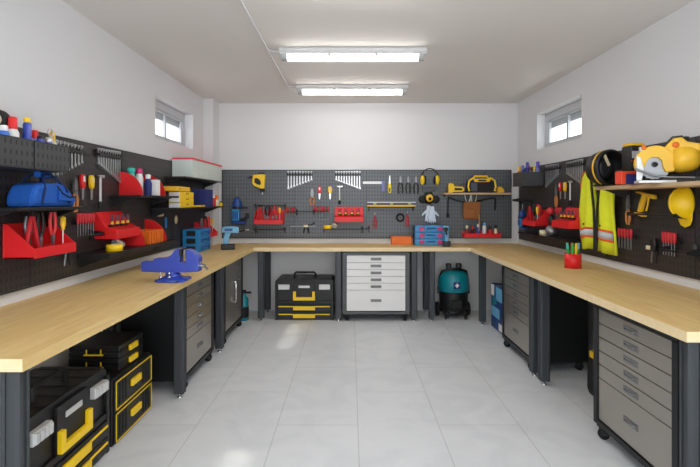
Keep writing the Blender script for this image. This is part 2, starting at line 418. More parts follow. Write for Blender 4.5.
# ------------------------------------------------------------ floor cases
def big_case():
    r = empty('rolling_tool_case'); W = .72; D = .42; h = W/2
    m = MB(); m.prism([(-h, .0), (h, 0), (h, .475), (h-.03, .497), (-h+.03, .497), (-h, .475)], 'y', .02, D)
    m.bb(-h, -h+.03, 0, .02, .0, .45); m.bb(h-.03, h, 0, .02, .0, .45); m.bb(-h+.03, h-.03, .005, .02, .20, .235); m.bb(-.13, .13, 0, .02, .235, .47)
    for k in range(6): m.bb(-h+.06+k*.12, -h+.1+k*.12, .03, D-.03, .497, .503)
    m.build('body', blk, r, .006)
    MB().bb(-h+.035, h-.035, -.004, .02, .012, .098).build('drawer', mat('graphite_plastic', (29, 29, 32), .5), r, .004)
    MB().bb(-h+.035, h-.035, -.004, .02, .106, .192).build('drawer', MATS['graphite_plastic'], r, .004)
    for z in (.052, .148):
        MB().bb(-.135, .135, -.022, -.005, z-.024, z+.024).bb(-h+.04, -.135, -.014, -.005, z+.012, z+.026).bb(.135, h-.04, -.014, -.005, z+.012, z+.026).build('yellow_pull', yel, r, .004)
    MB().prism([(-.135, .355), (-.135, .245), (.135, .245), (.135, .355), (.10, .355), (.10, .285), (-.10, .285), (-.10, .355)], 'y', -.028, -.001).build('carry_handle', yel, r, .004)
    for s in (-1, 1):
        m = MB()
        for k in range(4): m.bb(s*.25-.064+k*.033, s*.25-.038+k*.033, -.022, .0, .382, .432)
        m.bb(s*.25-.068, s*.25+.068, -.012, .019, .376, .437); m.build('latch', alum, r, .003)
    MB().bb(-.07, .07, -.008, -.001, .395, .425).build('name_plate', alum, r, .003)
    MB().tube([(-.13, .12, .48), (-.13, .12, .555), (-.115, .12, .57), (.115, .12, .57), (.13, .12, .555), (.13, .12, .48)], .013, 10).build('top_handle', blks, r)
    for s in (-1, 1): MB().lathe([(.02, -.02), (.06, -.018), (.06, .018), (.02, .02)], (s*(h-.03), D+.005, .06), 16, 'x').build('wheel', blks, r)
    return r
setc(use('case', big_case, 'black tool case with yellow pulls standing under the back bench', 'tool case'), -.57, 5.75, 0)
setc(use('case', None, 'black tool case with yellow pulls in the left foreground under the bench', 'tool case'), -1.415, 2.385, PI/2)
def two_drawer():
    r = empty('drawer_case'); W = .53; D = .42
    MB().bb(-W/2, W/2, .0, D, 0, .40).build('body', blk, r, .006)
    for z in (.012, .205):
        d = MB().bb(-W/2+.012, W/2-.012, -.014, -.001, z, z+.183).build('drawer', MATS['graphite_plastic'], r, .004)
        a, b, c, e = -W/2+.016, W/2-.016, z+.005, z+.178; q = .007
        MB().bb(a, b, -.019, -.0145, c, c+q).bb(a, b, -.019, -.0145, e-q, e).bb(a, a+q, -.019, -.0145, c, e).bb(b-q, b, -.019, -.0145, c, e).build('yellow_outline', yel, d, .001)
        MB().bb(-.065, .065, -.034, -.0145, z+.08, z+.125).build('handle', yel, d, .006)
        for x in (-.2, -.16, -.12, .12, .16, .20): MB().bb(x-.008, x+.008, -.018, -.0145, z+.03, z+.155).build('rib', blks, d)
    return r
setc(use('two', two_drawer, 'black case of two drawers outlined in yellow under the left bench', 'tool case'), -1.42, 3.045, PI/2)
def organizer():
    r = empty('organizer_case'); W = .34; D = .32
    MB().bb(-W/2, W/2, 0, D, 0, .038).build('tray', blk, r, .006)
    MB().bb(-W/2, W/2, 0, D, .040, .076).build('lid', blk, r, .006)
    def hd(M_):
        m = MB(); m.tube([(-.06, -.006, .022), (.06, -.006, .022)], .005, 8); m.tube([(-.045, -.004, .022), (-.045, -.004, .055)], .004, 8); m.tube([(.045, -.004, .022), (.045, -.004, .055)], .004, 8)
        return m.xf(M_)
    MB().bb(-.055, .055, -.02, -.0005, .012, .05).build('front_handle', yel, r, .006)
    hd(Matrix.Translation((-W/2, D/2, 0)) @ Matrix.Rotation(-PI/2, 4, 'Z')).build('side_handle', yel, r)
    return r
for k, nm in enumerate(('lower', 'upper')):
    o = use('org', organizer, f'flat black organizer case with yellow handles, {nm} of the two stacked on the drawer case', 'organizer case', 'flat organizer cases'); setc(o, -1.45, 3.10, PI/2); o.location.z = .402+k*.078
# second drawer case supports
def vacuum():
    r = empty('vacuum_cleaner')
    MB().lathe([(.13, .07), (.165, .08), (.175, .16), (.18, .33)], (0, 0, 0), 28).build('tank', blk, r)
    MB().lathe([(.18, .332), (.195, .345), (.198, .42), (.19, .50), (.16, .56), (.12, .59), (.0, .60)], (0, 0, 0), 28).build('motor_head', teal, r)
    m = MB(); m.tube([(-.17, -.02, .50), (-.15, -.04, .58), (-.06, -.08, .615), (.06, -.08, .615), (.15, -.04, .58), (.17, -.02, .50)], .018, 10); m.build('carry_handle', blk, r)
    m = MB(); m.lathe([(.035, .0), (.04, .06), (.03, .075)], (-.06, .0, .60), 14); m.lathe([(.035, 0), (.04, .06), (.03, .075)], (.07, .02, .60), 14); m.build('hose_port', dgrey, r)
    m = MB(); m.box((0, -.199, .43), (.085, .012, .085)); m.build('badge', navy, r, .004)
    MB().box((0, -.207, .43), (.05, .006, .016)).box((0, -.207, .43), (.016, .0065, .05)).build('white_cross', white, r)
    m = MB()
    for a in range(4):
        t = PI/4+a*PI/2; x, y = .155*math.cos(t), .155*math.sin(t); m.box((x, y, .085), (.07, .07, .05), rz=t)
    m.lathe([(.10, .06), (.17, .07), (.17, .10), (.13, .11)], (0, 0, 0), 24)
    m.build('base', blk, r, .008)
    for s in (-1, 1): MB().lathe([(.03, -.022), (.085, -.018), (.09, 0), (.085, .018), (.03, .022)], (s*.195, .06, .09), 20, 'x').build('wheel', blks, r)
    for s in (-1, 1): MB().lathe([(.008, -.014), (.028, -.012), (.03, 0), (.028, .012), (.008, .014)], (s*.12, -.13, .03), 14, 'x').build('front_caster', blks, r)
    m = MB(); m.tube([(.06, -.172, .12), (.02, -.19, .2), (-.05, -.19, .14)], .012, 8); m.bb(-.06, .06, -.20, -.165, .15, .24); m.build('drain_cap', blks, r, .004)
    m = MB(); m.bb(-.2, -.175, -.03, .03, .30, .39); m.bb(.175, .2, -.03, .03, .30, .39); m.build('latch', blk, r, .004)
    return r
setc(use('vac', vacuum, 'teal and black wheeled workshop vacuum cleaner under the back bench', 'vacuum cleaner'), 1.305, 5.92, 0)
def carton():
    r = empty('product_carton')
    MB().bb(0, .30, -.21, .21, 0, .50).build('box', mat('deep_blue_card', (20, 62, 120), .5), r, .002)
    X = -.0015
    MB().bb(X, 0, .10, .205, .37, .495).bb(X, 0, -.205, -.07, .02, .10).build('white_panel', white, r)
    MB().bb(X-.001, X, -.20, .02, .34, .49).bb(X-.001, X, -.1, .19, .14, .25).build('pale_blue_panel', cyan2, r)
    MB().prism([(-.02, .30), (.12, .26), (.15, .34), (.02, .38)], 'x', X-.002, X-.001).build('teal_patch', teal, r)
    MB().bb(.02, .28, -.2115, -.21, .30, .48).build('label', cyan2, r)
    MB().bb(.0, .30, -.006, .006, .50, .501).build('tape', creamp, r)
    return r
setc(use('carton', carton, 'blue and white printed carton standing under the far right bench', 'carton'), 1.66, 5.30, 0)
def tbag():
    r = empty('tool_tote')
    m = MB(); m.prism([(-.15, 0), (.15, 0), (.165, .05), (.16, .24), (.12, .30), (-.12, .30), (-.16, .24), (-.165, .05)], 'y', -.11, .11); m.build('body', blks, r, .02)
    MB().bb(-.172, -.11, -.05, .05, .27, .315).build('yellow_clip', yelo, r, .006)
    MB().tube([(-.13, 0, .295), (-.11, 0, .34), (.11, 0, .34), (.13, 0, .295)], .016, 10).build('handle', yelo, r)
    return r
o = setc(use('tote', tbag, 'black tote with a yellow handle, half hidden under the right bench', 'tool bag'), 1.965, 3.46, 0); o.scale = (1, 1, 1.1)
def canister():
    r = empty('canister')
    MB().lathe([(.055, .0), (.06, .01), (.06, .26), (.03, .30), (.025, .33)], (0, 0, 0), 20).build('body', teal, r)
    MB().lathe([(.03, .331), (.03, .37), (.0, .372)], (0, 0, 0), 16).bb(.02, .09, -.012, .012, .33, .35).build('cap', blks, r)
    MB().lathe([(.061, .04), (.0625, .06), (.0625, .15), (.061, .17)], (0, 0, 0), 20).build('black_band', blks, r)
    return r
setc(use('can0', canister, 'teal and black canister on the floor beyond the left door cabinet', 'canister'), -1.315, 5.75, 0)

# ------------------------------------------------------------ generic wall tools, origin at wall surface, front -y
def rack(W, n):
    def f():
        m = MB().bb(0, W, -.010, 0, -.022, .0)
        for k in range(n):
            x = W*(k+.5)/n; m.bb(x-.004, x+.004, -.030, -.010, -.018, -.010); m.bb(x-.004, x+.004, -.030, -.026, -.010, .0)
        if W > .3: m.bb(0, W, -.040, -.031, -.045, -.022).bb(0, .006, -.031, -.0, -.040, -.022).bb(W-.006, W, -.031, -.0, -.040, -.022)
        return m.build('tool_rack', blk, None, .001)
    return f
def wrench():
    m = MB(); y0, y1 = -.024, -.013; L = .20
    m.prism([(-.0055, -.012), (.0055, -.012), (.0065, -L+.02), (-.0065, -L+.02)], 'y', y0+.002, y1-.002)
    # ring end round the peg
    n = 14; vs = []; 
    for rr in (.012, .0065):
        for j in range(n):
            a = 2*PI*j/n; vs += [(rr*math.cos(a), y0, rr*math.sin(a)), (rr*math.cos(a), y1, rr*math.sin(a))]
    fs = []
    for j in range(n):
        k = (j+1) % n; o_, i_ = 0, 2*n
        fs += [(2*j, 2*k, 2*k+1, 2*j+1), (i_+2*j, i_+2*j+1, i_+2*k+1, i_+2*k), (2*j, i_+2*j, i_+2*k, 2*k), (2*j+1, 2*k+1, i_+2*k+1, i_+2*j+1)]
    m.add(vs, fs)
    m.prism([(-.007, -L+.022), (.007, -L+.022), (.014, -L+.008), (.011, -L-.008), (.005, -L-.010), (.005, -L+.004), (-.005, -L+.006), (-.008, -L-.006), (-.014, -L+.004)], 'y', y0, y1)
    return m.build('wrench', steel)
def wrench_set(wall, u0, z, long_first, n, W, where):
    R_ = use(f'rack{n}{W}', rack(W, n), f'black holder bar for the wrenches {where}', 'tool rack'); place(R_, wall, u0 if wall != 'R' else u0, z)
    for k in range(n):
        t = k/(n-1); t = t if long_first else 1-t; L = .225-.115*t
        x = W*(k+.5)/n; u = u0+x if wall != 'R' else u0-x
        rank = k if long_first else n-1-k
        word = 'shortest' if rank == n-1 else ORD[rank]
        o = use('wrench', wrench, f'{word} steel wrench hanging {where}', 'wrench', 'wrenches ' + where)
        place(o, wall, u, z+.008); o.scale = (1, 1, L/.20)
def snips():
    r = empty('garden_snips')
    MB().prism([(-.010, -.125), (-.016, -.09), (-.014, -.05), (-.004, 0), (.0, -.03), (.004, 0), (.014, -.05), (.016, -.09), (.010, -.125)], 'y', -.022, -.008).cyl((0, -.026, -.095), (0, -.006, -.095), .008).build('jaws', steeld, r)
    for s in (-1, 1): MB().tube([(s*.006, -.015, -.11), (s*.018, -.015, -.15), (s*.016, -.015, -.20), (s*.008, -.015, -.235)], [.007, .009, .009, .007], 8).build('grip', woodh, r)
    MB().cyl((0, 0, -.09), (0, -.03, -.09), .003).build('hook', blk, r)
    return r
def cutter(m_, nm, wm):
    def f():
        r = empty(nm)
        MB().prism([(-.016, 0), (.012, 0), (.020, -.03), (.017, -.075), (.010, -.095), (-.012, -.095), (-.020, -.07), (-.022, -.03)], 'y', -.026, -.006).build('handle', m_, r, .004)
        MB().prism([(-.008, -.012), (.006, -.012), (.008, -.05), (-.008, -.05)], 'y', -.029, -.026).build('grip_inset', wm, r)
        MB().prism([(-.012, -.095), (.010, -.095), (.004, -.17), (-.006, -.175)], 'y', -.019, -.013).build('blade', steel, r)
        return r
    return f
def hammer():
    r = empty('hammer')
    MB().prism([(-.032, -.004), (-.015, .002), (.015, .002), (.032, .004), (.032, -.018), (.012, -.016), (-.015, -.014)], 'y', -.03, -.008).build('head', steel, r, .002)
    MB().tube([(0, -.019, -.01), (0, -.019, -.19)], .0085, 10).build('shaft', alum, r)
    MB().tube([(0, -.019, -.19), (0, -.019, -.20), (0, -.019, -.235), (0, -.019, -.245)], [.010, .013, .014, .010], 10).build('grip', blks, r)
    return r
def hand_set(wall, us, z, where):
    P = [('snips', snips, 'grey snips with wooden grips hanging', 'snips'), ('cutR', cutter(redp, 'trimming_knife', white), 'red-handled knife with white blade hanging', 'knife'),
         ('cutY', cutter(yel, 'putty_knife', creamp), 'yellow-handled knife hanging blade down', 'knife'), ('ham', hammer, 'slim steel hammer hanging head up', 'hammer')]
    dz = [.0, .02, .02, .025]
    for (k, fn, lb, ct), u, d in zip(P, us, dz): place(use(k, fn, f'{lb} {where}', ct), wall, u, z+d).scale = (1.3, 1, 1)
def driver(m_):
    def f():
        r = empty('screwdriver')
        MB().lathe([(.0, .0), (.008, -.002), (.012, -.014), (.011, -.05), (.007, -.064), (.009, -.072), (.0, -.074)], (0, -.022, 0), 12).build('handle', m_, r)
        MB().cyl((0, -.022, -.072), (0, -.022, -.16), .0028, n=8).build('shaft', steeld, r)
        return r
    return f
def driver_set(wall, u0, z, n, W, where):
    R_ = use(f'drack{n}{W}', rack(W, n), f'black bar holding red screwdrivers {where}', 'tool rack'); place(R_, wall, u0, z-.055)
    R_.location.z = z-.055
    for k in range(n):
        x = W*(k+.5)/n; u = u0+x if wall != 'R' else u0-x
        o = use('drv', driver(redd), f'red-handled screwdriver, {NTH[k]} from left, {where}', 'screwdriver', f'screwdrivers {where}'); place(o, wall, u, z, d=.012); 
def pliers(gm, key='pliers'):
    def f():
        r = empty('pliers')
        MB().prism([(-.004, 0), (-.010, -.03), (-.013, -.055), (0, -.07), (.013, -.055), (.010, -.03), (.004, 0)], 'y', -.020, -.008).cyl((0, -.024, -.052), (0, -.006, -.052), .007).build('jaws', steeld, r)
        for s in (-1, 1): MB().tube([(s*.006, -.014, -.062), (s*.020, -.014, -.09), (s*.023, -.014, -.13), (s*.018, -.014, -.18)], [.006, .008, .009, .007], 8).build('grip', gm, r)
        return r
    return f
# red parts bins
def bin_a():
    r = empty('parts_bin'); W = .375
    m = MB(); m.bb(-W/2, W/2, -.006, 0, 0, .185); m.bb(-W/2, W/2, -.165, -.006, 0, .008); m.bb(-W/2, W/2, -.172, -.164, 0, .055)
    for a in (-W/2, W/2-.006): m.prism([(-.006, .0), (-.006, .185), (-.022, .185), (-.165, .055), (-.165, 0)], 'x', a, a+.006)
    m.bb(-W/2+.006, W/2-.006, -.15, -.006, .045, .050)
    m.build('bin', redp, r, .001); return r
def bin_b():
    r = empty('tool_holder'); W = .375
    m = MB(); m.prism([(0, 0), (0, .195), (-.012, .195), (-.085, .085), (-.165, .065), (-.165, 0)], 'x', -W/2, W/2)
    m.build('holder', redp, r, .002)
    for k in range(4): MB().box((-.12+k*.08, -.088, .094), (.05, .03, .012), rx=-.3).build('slot', blks, r)
    return r
def small_pliers():
    m = MB()
    r = empty('mini_pliers')
    MB().prism([(-.014, 0), (-.010, .02), (0, .026), (.010, .02), (.014, 0)], 'y', -.008, .008).build('collar', yelo, r, .003)
    for s in (-1, 1): MB().tube([(s*.004, 0, .024), (s*.013, 0, .04), (s*.015, 0, .058), (s*.008, 0, .070)], .006, 8).build('grip', mat('plum_grip', (96, 62, 78), .5), r)
    return r
def vert(m_, nm, kind):
    def f():
        r = empty(nm)
        if kind == 'p':
            MB().prism([(-.004, 0), (-.012, .04), (0, .06), (.012, .04), (.004, 0)], 'y', -.006, .006).build('jaws', steeld, r)
            for s in (-1, 1): MB().tube([(s*.006, 0, .05), (s*.020, 0, .08), (s*.022, 0, .12), (s*.014, 0, .165)], [.006, .009, .009, .007], 8).build('grip', m_, r)
        elif kind == 'd':
            MB().cyl((0, 0, 0), (0, 0, .08), .004, n=8).build('shaft', steel, r)
            MB().lathe([(.0, .078), (.010, .08), (.009, .09), (.014, .11), (.013, .15), (.0, .158)], (0, 0, 0), 12).build('handle', m_, r)
        else:
            MB().prism([(-.05, 0), (-.035, 0), (.0, .13), (.035, 0), (.05, 0), (.008, .165), (-.008, .165)], 'y', -.008, .008).build('leg_pair', m_, r, .003)
            MB().bb(-.014, .014, -.014, .014, .15, .175).build('hinge', blk, r, .002)
        return r
    return f
def binA_set(wall, u, z, where, big=False):
    o = use('binA', bin_a, f'red open-front parts bin {where}', 'parts bin', None); place(o, wall, u, z)
    items = [('vf', redd, 'clamp', 'f', 'red folding clamp leaning', -.118, -.11), ('vp', steeld, 'pliers', 'p', 'grey-handled pliers standing', -.06, -.05),
             ('vk', blk, 'pliers', 'p', 'black-handled pliers standing', -.02, -.09), ('vr', redd, 'pliers', 'p', 'dark red pliers standing', .04, -.05),
             ('vr2', redl, 'pliers', 'p', 'bright red pliers standing', .09, -.09), ('vy', yelo, 'screwdriver', 'd', 'yellow screwdriver standing', .14, -.12)]
    for i, (k, mm, nm, kd, lb, x, y) in enumerate(items):
        q = use(k, vert(mm, nm, kd), f'{lb} in the red bin {where}', nm); s = {'L': 1, 'R': -1, 'B': 1}[wall]
        place(q, wall, u+(x if wall != 'R' else -x), z+.052, d=-y); q.rotation_euler.x = .12 if wall == 'B' else 0
        if wall != 'B': q.rotation_euler.y = .0
        q.scale = (1.15, 1.15, 1.15 - .1*(i % 2))
def binB_set(wall, u, z, where):
    o = use('binB', bin_b, f'red sloped tool holder with slots {where}', 'tool holder', None); place(o, wall, u, z)
    for k in range(4):
        x = -.12+k*.08
        q = use('mp', small_pliers, f'small pliers, {NTH[k]} from left in the red slotted holder {where}', 'pliers', f'mini pliers {where}'); place(q, wall, u+(x if wall != 'R' else -x), z+.102, d=.096)
def clampbar():
    r = empty('bar_clamp')
    MB().bb(-.18, .16, -.022, -.012, -.006, .006).build('bar', steeld, r, .001)
    MB().prism([(.02, .012), (.10, .012), (.14, .03), (.15, .05), (.13, .055), (.11, .03), (.06, .02), (.02, .02)], 'y', -.03, -.004).bb(.01, .05, -.034, -.002, -.02, .012).build('jaw', blk, r, .003)
    MB().bb(.0, .055, -.04, -.0345, -.012, .02).build('pad', creamp, r, .002)
    for x in (.01, .05): MB().tube([(x, -.018, -.02), (x+(x-.03)*.5, -.018, -.06), (x+(x-.03)*.8, -.018, -.095)], [.008, .009, .006], 8).build('handle', blks, r)
    return r
def spring_clamp():
    r = empty('spring_clamp')
    MB().prism([(-.03, 0), (.03, .01), (.035, -.04), (.028, -.085), (-.01, -.09), (-.03, -.05)], 'y', -.04, -.004).build('body', blk, r, .008)
    MB().bb(-.045, -.005, -.05, -.04, -.075, -.045).build('pad', creamp, r, .003)
    for s in (-1, 1): MB().tube([(s*.01, -.02, -.085), (s*.022, -.02, -.13), (s*.026, -.02, -.17)], [.008, .007, .005], 8).build('handle', steeld if s < 0 else blks, r)
    return r
def rail(W):
    def f():
        r = empty('wall_rail')
        MB().bb(-W/2, W/2, -.105, -.09, -.006, .006).build('bar', blk, r, .002)
        for s in (-1, 1):
            MB().prism([(0, .03), (-.105, .012), (-.105, -.012), (-.02, -.02), (0, -.055)], 'x', s*(W/2-.006)-.006, s*(W/2-.006)+.006).build('bracket', blk, r, .002)
        return r
    return f
def shelf(W, D, t, m_, bm=None, nm='wall_shelf', small=False):
    def f():
        r = empty(nm)
        MB().bb(-W/2, W/2, -D, 0, -t, 0).build('board', m_, r, .002)
        for s in (-1, 1): MB().prism([(0, -t), (-D*(.3 if small else .8), -t), (0, -t-D*(.12 if small else .3))], 'x', s*(W/2-.04)-.004, s*(W/2-.04)+.004).build('bracket', bm or blk, r)
        return r
    return f
def tape(m_, R=.055, h=.048):
    def f():
        r = empty('tape_roll')
        MB().lathe([(R*.62, 0), (R, 0), (R, h), (R*.62, h), (R*.62, 0)], (0, 0, 0), 24).build('tape', m_, r)
        MB().lathe([(R*.52, .002), (R*.615, .002), (R*.615, h-.002), (R*.52, h-.002), (R*.52, .002)], (0, 0, 0), 24).build('core', creamp, r)
        return r
    return f

# ============================================================ LEFT WALL
AB = 'upper left wall'
def slot_bin(W, D=.20, Hh=.15):
    def f():
        r = empty('slotted_bin')
        m = MB(); m.bb(-W/2, W/2, -D, -D+.003, 0, Hh); m.bb(-W/2, W/2, -.003, 0, 0, Hh)
        m.bb(-W/2, -W/2+.003, -D+.003, -.003, 0, Hh); m.bb(W/2-.003, W/2, -D+.003, -.003, 0, Hh); m.bb(-W/2+.003, W/2-.003, -D+.003, -.003, 0, .003)
        m.build('tray', bin_sl, r); 
        MB().bb(-W/2, W/2, -D-.003, -D, Hh-.008, Hh).bb(-W/2, W/2, -D-.003, -D, 0, .008).build('rim', dgrey, r)
        return r
    return f
place(use('sbin', slot_bin(.30), 'grey slotted metal bin high on the left wall, nearest the camera', 'bin', 'slotted metal bins'), 'L', 2.285, 1.635)
place(use('sbin', None, 'grey slotted metal bin high on the left wall beside the first wrenches', 'bin', 'slotted metal bins'), 'L', 2.597, 1.635)
def bottle(prof, m_, cap=None, cp=None, nm='bottle'):
    def f():
        r = empty(nm) if cap else None
        o = MB().lathe(prof, (0, 0, 0), 16).build('body' if cap else nm, m_, r)
        if cap: MB().lathe(cp, (0, 0, 0), 14).build('cap', cap, r)
        return r or o
    return f
def can(R, h, m_, capm, ch=.03, nm='spray_can'):
    return bottle([(R*.95, 0), (R, .004), (R, h-.015), (R*.7, h)], m_, capm, [(R*.72, h+.0005), (R*.72, h+ch), (R*.5, h+ch+.004)], nm)
def put(o, x, y, z, rz=0): o.location = (x, y, z); o.rotation_euler = (0, 0, rz); return o
zb = 1.6395
skyc = mat('sky_blue_can', (60, 120, 220), .3); 
def tall(o, k): o.scale = (1, 1, k); return o
tall(put(use('c1', can(.028, .15, white, redp, .045), 'white spray can with red cap in the nearest left bin', 'spray can'), -1.71, 2.365, zb), 1.28)
tall(put(use('c2', can(.026, .15, skyc, white, .02), 'light blue can at the very left in the nearest bin', 'spray can'), -1.70, 2.29, zb), 1.15)
o = put(use('tpk', tape(blks, .055, .05), 'black roll standing on edge at the back of the nearest bin', 'tape'), -1.80, 2.395, zb+.24, 0); o.rotation_euler = (PI/2, 0, .2)
put(use('drum', lambda: MB().lathe([(.026, 0), (.028, .004), (.028, .16), (.022, .175), (.0, .178)], (0, 0, 0), 16).build('black_can', blks), 'plain black can under the standing roll in the nearest bin', 'can'), -1.80, 2.395, zb)
bz = bottle([(.026, 0), (.028, .005), (.028, .15), (.020, .18), (.020, .235), (.016, .245)], blue, yel, [(.016, .246), (.016, .268), (.010, .272)], 'squeeze_bottle')
put(use('c3', bz, 'tall blue bottle with pale yellow top in the slotted bin', 'bottle'), -1.72, 2.485, zb)
put(use('c3b', bottle([(.024, 0), (.024, .14), (.016, .165)], blue, blk, [(.014, .166), (.014, .18), (.01, .182)], 'glue_bottle'), 'short dark-topped blue bottle beside the tall blue one', 'bottle'), -1.685, 2.535, zb)
tall(put(use('c4', can(.022, .125, lilac, redp, .03), 'lilac can with red cap in the second slotted bin', 'spray can'), -1.74, 2.575, zb), 1.38)
tall(put(use('c5', bottle([(.024, 0), (.024, .13), (.02, .145)], lilac, steel, [(.02, .146), (.02, .165), (.012, .17)], 'tin'), 'lilac tin with metal top in the second slotted bin', 'tin'), -1.70, 2.63, zb), 1.1)
put(use('c6', bottle([(.022, 0), (.022, .16), (.016, .175)], creamp, yelo, [(.016, .176), (.014, .22), (.006, .235)], 'glue_tube'), 'cream tube with yellow nozzle in the second slotted bin', 'tube'), -1.72, 2.695, zb)
put(MB().ring((0, 0, 0), .022, .004, 'x').build('metal_ring', steel), -1.70, 2.648, zb+.215)
tag(bpy.data.objects['metal_ring'], 'thin metal ring on the tin in the second slotted bin', 'ring')

wrench_set('L', 2.86, 1.83, True, 9, .345, 'on the left wall behind the slotted bins')
wrench_set('L', 3.385, 1.84, False, 10, .345, 'on the left wall above the slim hammer')
hand_set('L', [3.12, 3.205, 3.315, 3.425], 1.63, 'on the left wall')
driver_set('L', 3.10, 1.385, 7, .22, 'on the left wall below the snips')
# shelf with the blue bag
place(use('bshelf', shelf(.62, .22, .018, blk), 'black shelf carrying the blue bag on the left wall', 'shelf'), 'L', 2.60, 1.435)
def bag():
    r = empty('tool_bag')
    m = MB(); L = .235; n = 9
    m.prism([(-L, 0), (L+.01, 0), (L, .05), (L-.10, .125), (L-.17, .135), (-L+.14, .135), (-L+.05, .12), (-L+.01, .06)], 'y', -.17, -.02)
    b = m.build('body', bluef, r, .022)
    for s in (-.175, -.015):
        MB().tube([(-.15, s, .02), (-.12, s, .10), (-.07, s+(.04 if s < -.1 else -.04), .175), (0, s+(.05 if s < -.1 else -.05), .185), (.06, s+(.04 if s < -.1 else -.04), .17), (.12, s, .10), (.15, s, .02)], .0075, 8).build('strap', mat('navy_webbing', (18, 40, 90), .8), r)
    MB().tube([(-.19, -.095, .139), (.12, -.095, .139)], .004, 6).build('zip', blks, r)
    MB().prism([(.02, .035), (.21, .03), (.20, .06), (.03, .10)], 'y', -.185, -.171).build('side_pocket', bluef, r, .004)
    MB().tube([(.0, -.18, .118), (.05, -.189, .075), (.12, -.189, .055), (.2, -.189, .06)], .004, 6).build('pocket_zip', blks, r)
    MB().bb(-.06, .07, -.115, -.075, .165, .20).build('handle_wrap', bluef, r, .008)
    return r
place(use('bag', bag, 'blue fabric tool bag with dark straps on the left shelf', 'tool bag'), 'L', 2.665, 1.4355).scale = (.82, 1, 1)
binA_set('L', 2.675, 1.16, 'low on the left wall')
q = use('holster', lambda: MB().lathe([(.0, 0), (.028, .0), (.032, .06), (.028, .11), (.035, .12), (.02, .13), (.0, .135)], (0, -.06, 0), 16).bb(-.012, .012, -.06, 0, .05, .08).build('tool_holster', blks), 'black tool holster on the left wall above the red bin', 'holster'); place(q, 'L', 2.80, 1.315)
place(use('rail2', rail(.42), 'black rail on the left wall beside the red parts bin', 'rail'), 'L', 2.90+.21, 1.235)
place(use('sclamp', spring_clamp, 'black spring clamp with cream pad low on the left wall', 'clamp'), 'L', 3.02, 1.22)
binB_set('L', 3.565, 1.192, 'on the left wall')
place(use('lshelf', shelf(1.26, .22, .034, blk), 'long black low shelf under the red holder on the left wall', 'shelf'), 'L', 3.80, 1.109)
sh = 1.1095
def px_(o, wall, u, z, d): return place(o, wall, u, z, d)
px_(use('tapY', tape(yel, .055, .046), 'yellow tape roll lying on the low left shelf', 'tape'), 'L', 3.35, sh, .16)
px_(use('tapG', tape(mat('grey_cloth_tape', (150, 156, 162), .5), .046, .034), 'grey tape roll leaning behind the yellow one, left shelf', 'tape'), 'L', 3.475, sh+.028, .115).rotation_euler = (.6, 0, PI/2)
def qpanel(R):
    pts = [(0, 0)] + [(-R*math.cos(a), R*math.sin(a)) for a in [PI/2*i/12 for i in range(13)]]
    return lambda: MB().prism([(p[0], p[1]) for p in pts], 'x', -.004, .004).build('shelf_divider', redp)
px_(use('qp', qpanel(.195), 'red quarter-round divider on the low left shelf, nearer of the two', 'divider'), 'L', 3.76, sh, .004)
px_(use('qp', None, 'red quarter-round divider on the low left shelf beyond the orange bin', 'divider'), 'L', 4.20, sh, .004)
def obin(W=.34, D=.16, Hh=.105):
    def f():
        m = MB(); t = .004
        def wall(x0, y0, x1, y1):
            n = 12
            for i in range(n):
                a, b = i/n, (i+1)/n; k = .012 if i % 2 else 0
                dx, dy = (x1-x0), (y1-y0); L = math.hypot(dx, dy); nx, ny = dy/L, -dx/L
                cx, cy = x0+dx*(a+b)/2, y0+dy*(a+b)/2
                m.box((cx+nx*k, cy+ny*k, Hh/2), (abs(dx)/n+t, abs(dy)/n+t, Hh))
        wall(-W/2, -D, W/2, -D); wall(-W/2, -.004, W/2, -.004); wall(-W/2, -D, -W/2, 0); wall(W/2, -D, W/2, 0)
        m.bb(-W/2, W/2, -D, 0, 0, .004)
        m.bb(-W/2-.008, W/2+.008, -D-.010, -D, Hh, Hh+.008).bb(-W/2-.008, W/2+.008, -.004, .004, Hh, Hh+.008).bb(-W/2-.008, -W/2, -D, -.004, Hh, Hh+.008).bb(W/2, W/2+.008, -D, -.004, Hh, Hh+.008)
        return m.build('storage_bin', orange)
    return f
px_(use('obinL', obin(.30, .15, .10), 'orange ribbed bin between the red dividers on the left shelf', 'bin'), 'L', 3.985, sh, .03)
# upper divider shelf
place(use('ushelf', shelf(.80, .24, .018, blk), 'black shelf with red quarter-round dividers on the left wall', 'shelf'), 'L', 3.99, 1.513)
sh = 1.5135
px_(use('qp2', qpanel(.19), 'red quarter-round divider high on the left wall, nearer of the two', 'divider'), 'L', 3.735, sh, .004)
px_(use('qp2', None, 'red quarter-round divider high on the left wall behind the white carton', 'divider'), 'L', 4.19, sh, .004)
px_(use('wc', lambda: MB().bb(-.035, .035, -.09, 0, 0, .135).build('carton', white, None, .003), 'narrow white carton standing between the upper red dividers', 'carton'), 'L', 4.0, sh, .12)
px_(use('mint', bottle([(.03, 0), (.032, .12), (.03, .16), (.02, .18)], tealb, tealb, [(.018, .181), (.03, .19), (.03, .22), (.0, .225)], 'spray_bottle'), 'mint green spray bottle behind the upper red divider', 'bottle'), 'L', 3.80, sh, .07)
px_(use('pinkb', bottle([(.03, 0), (.032, .14), (.022, .18)], white, pink, [(.024, .181), (.028, .20), (.02, .225), (.0, .228)], 'bottle'), 'white bottle with magenta cap behind the upper red divider', 'bottle'), 'L', 3.90, sh, .09)
px_(use('wbl', bottle([(.028, 0), (.03, .10), (.018, .14)], navy, white, [(.02, .141), (.022, .175), (.0, .18)], 'bottle'), 'dark blue bottle with white cap beside the upper divider', 'bottle'), 'L', 3.93, sh, .15)
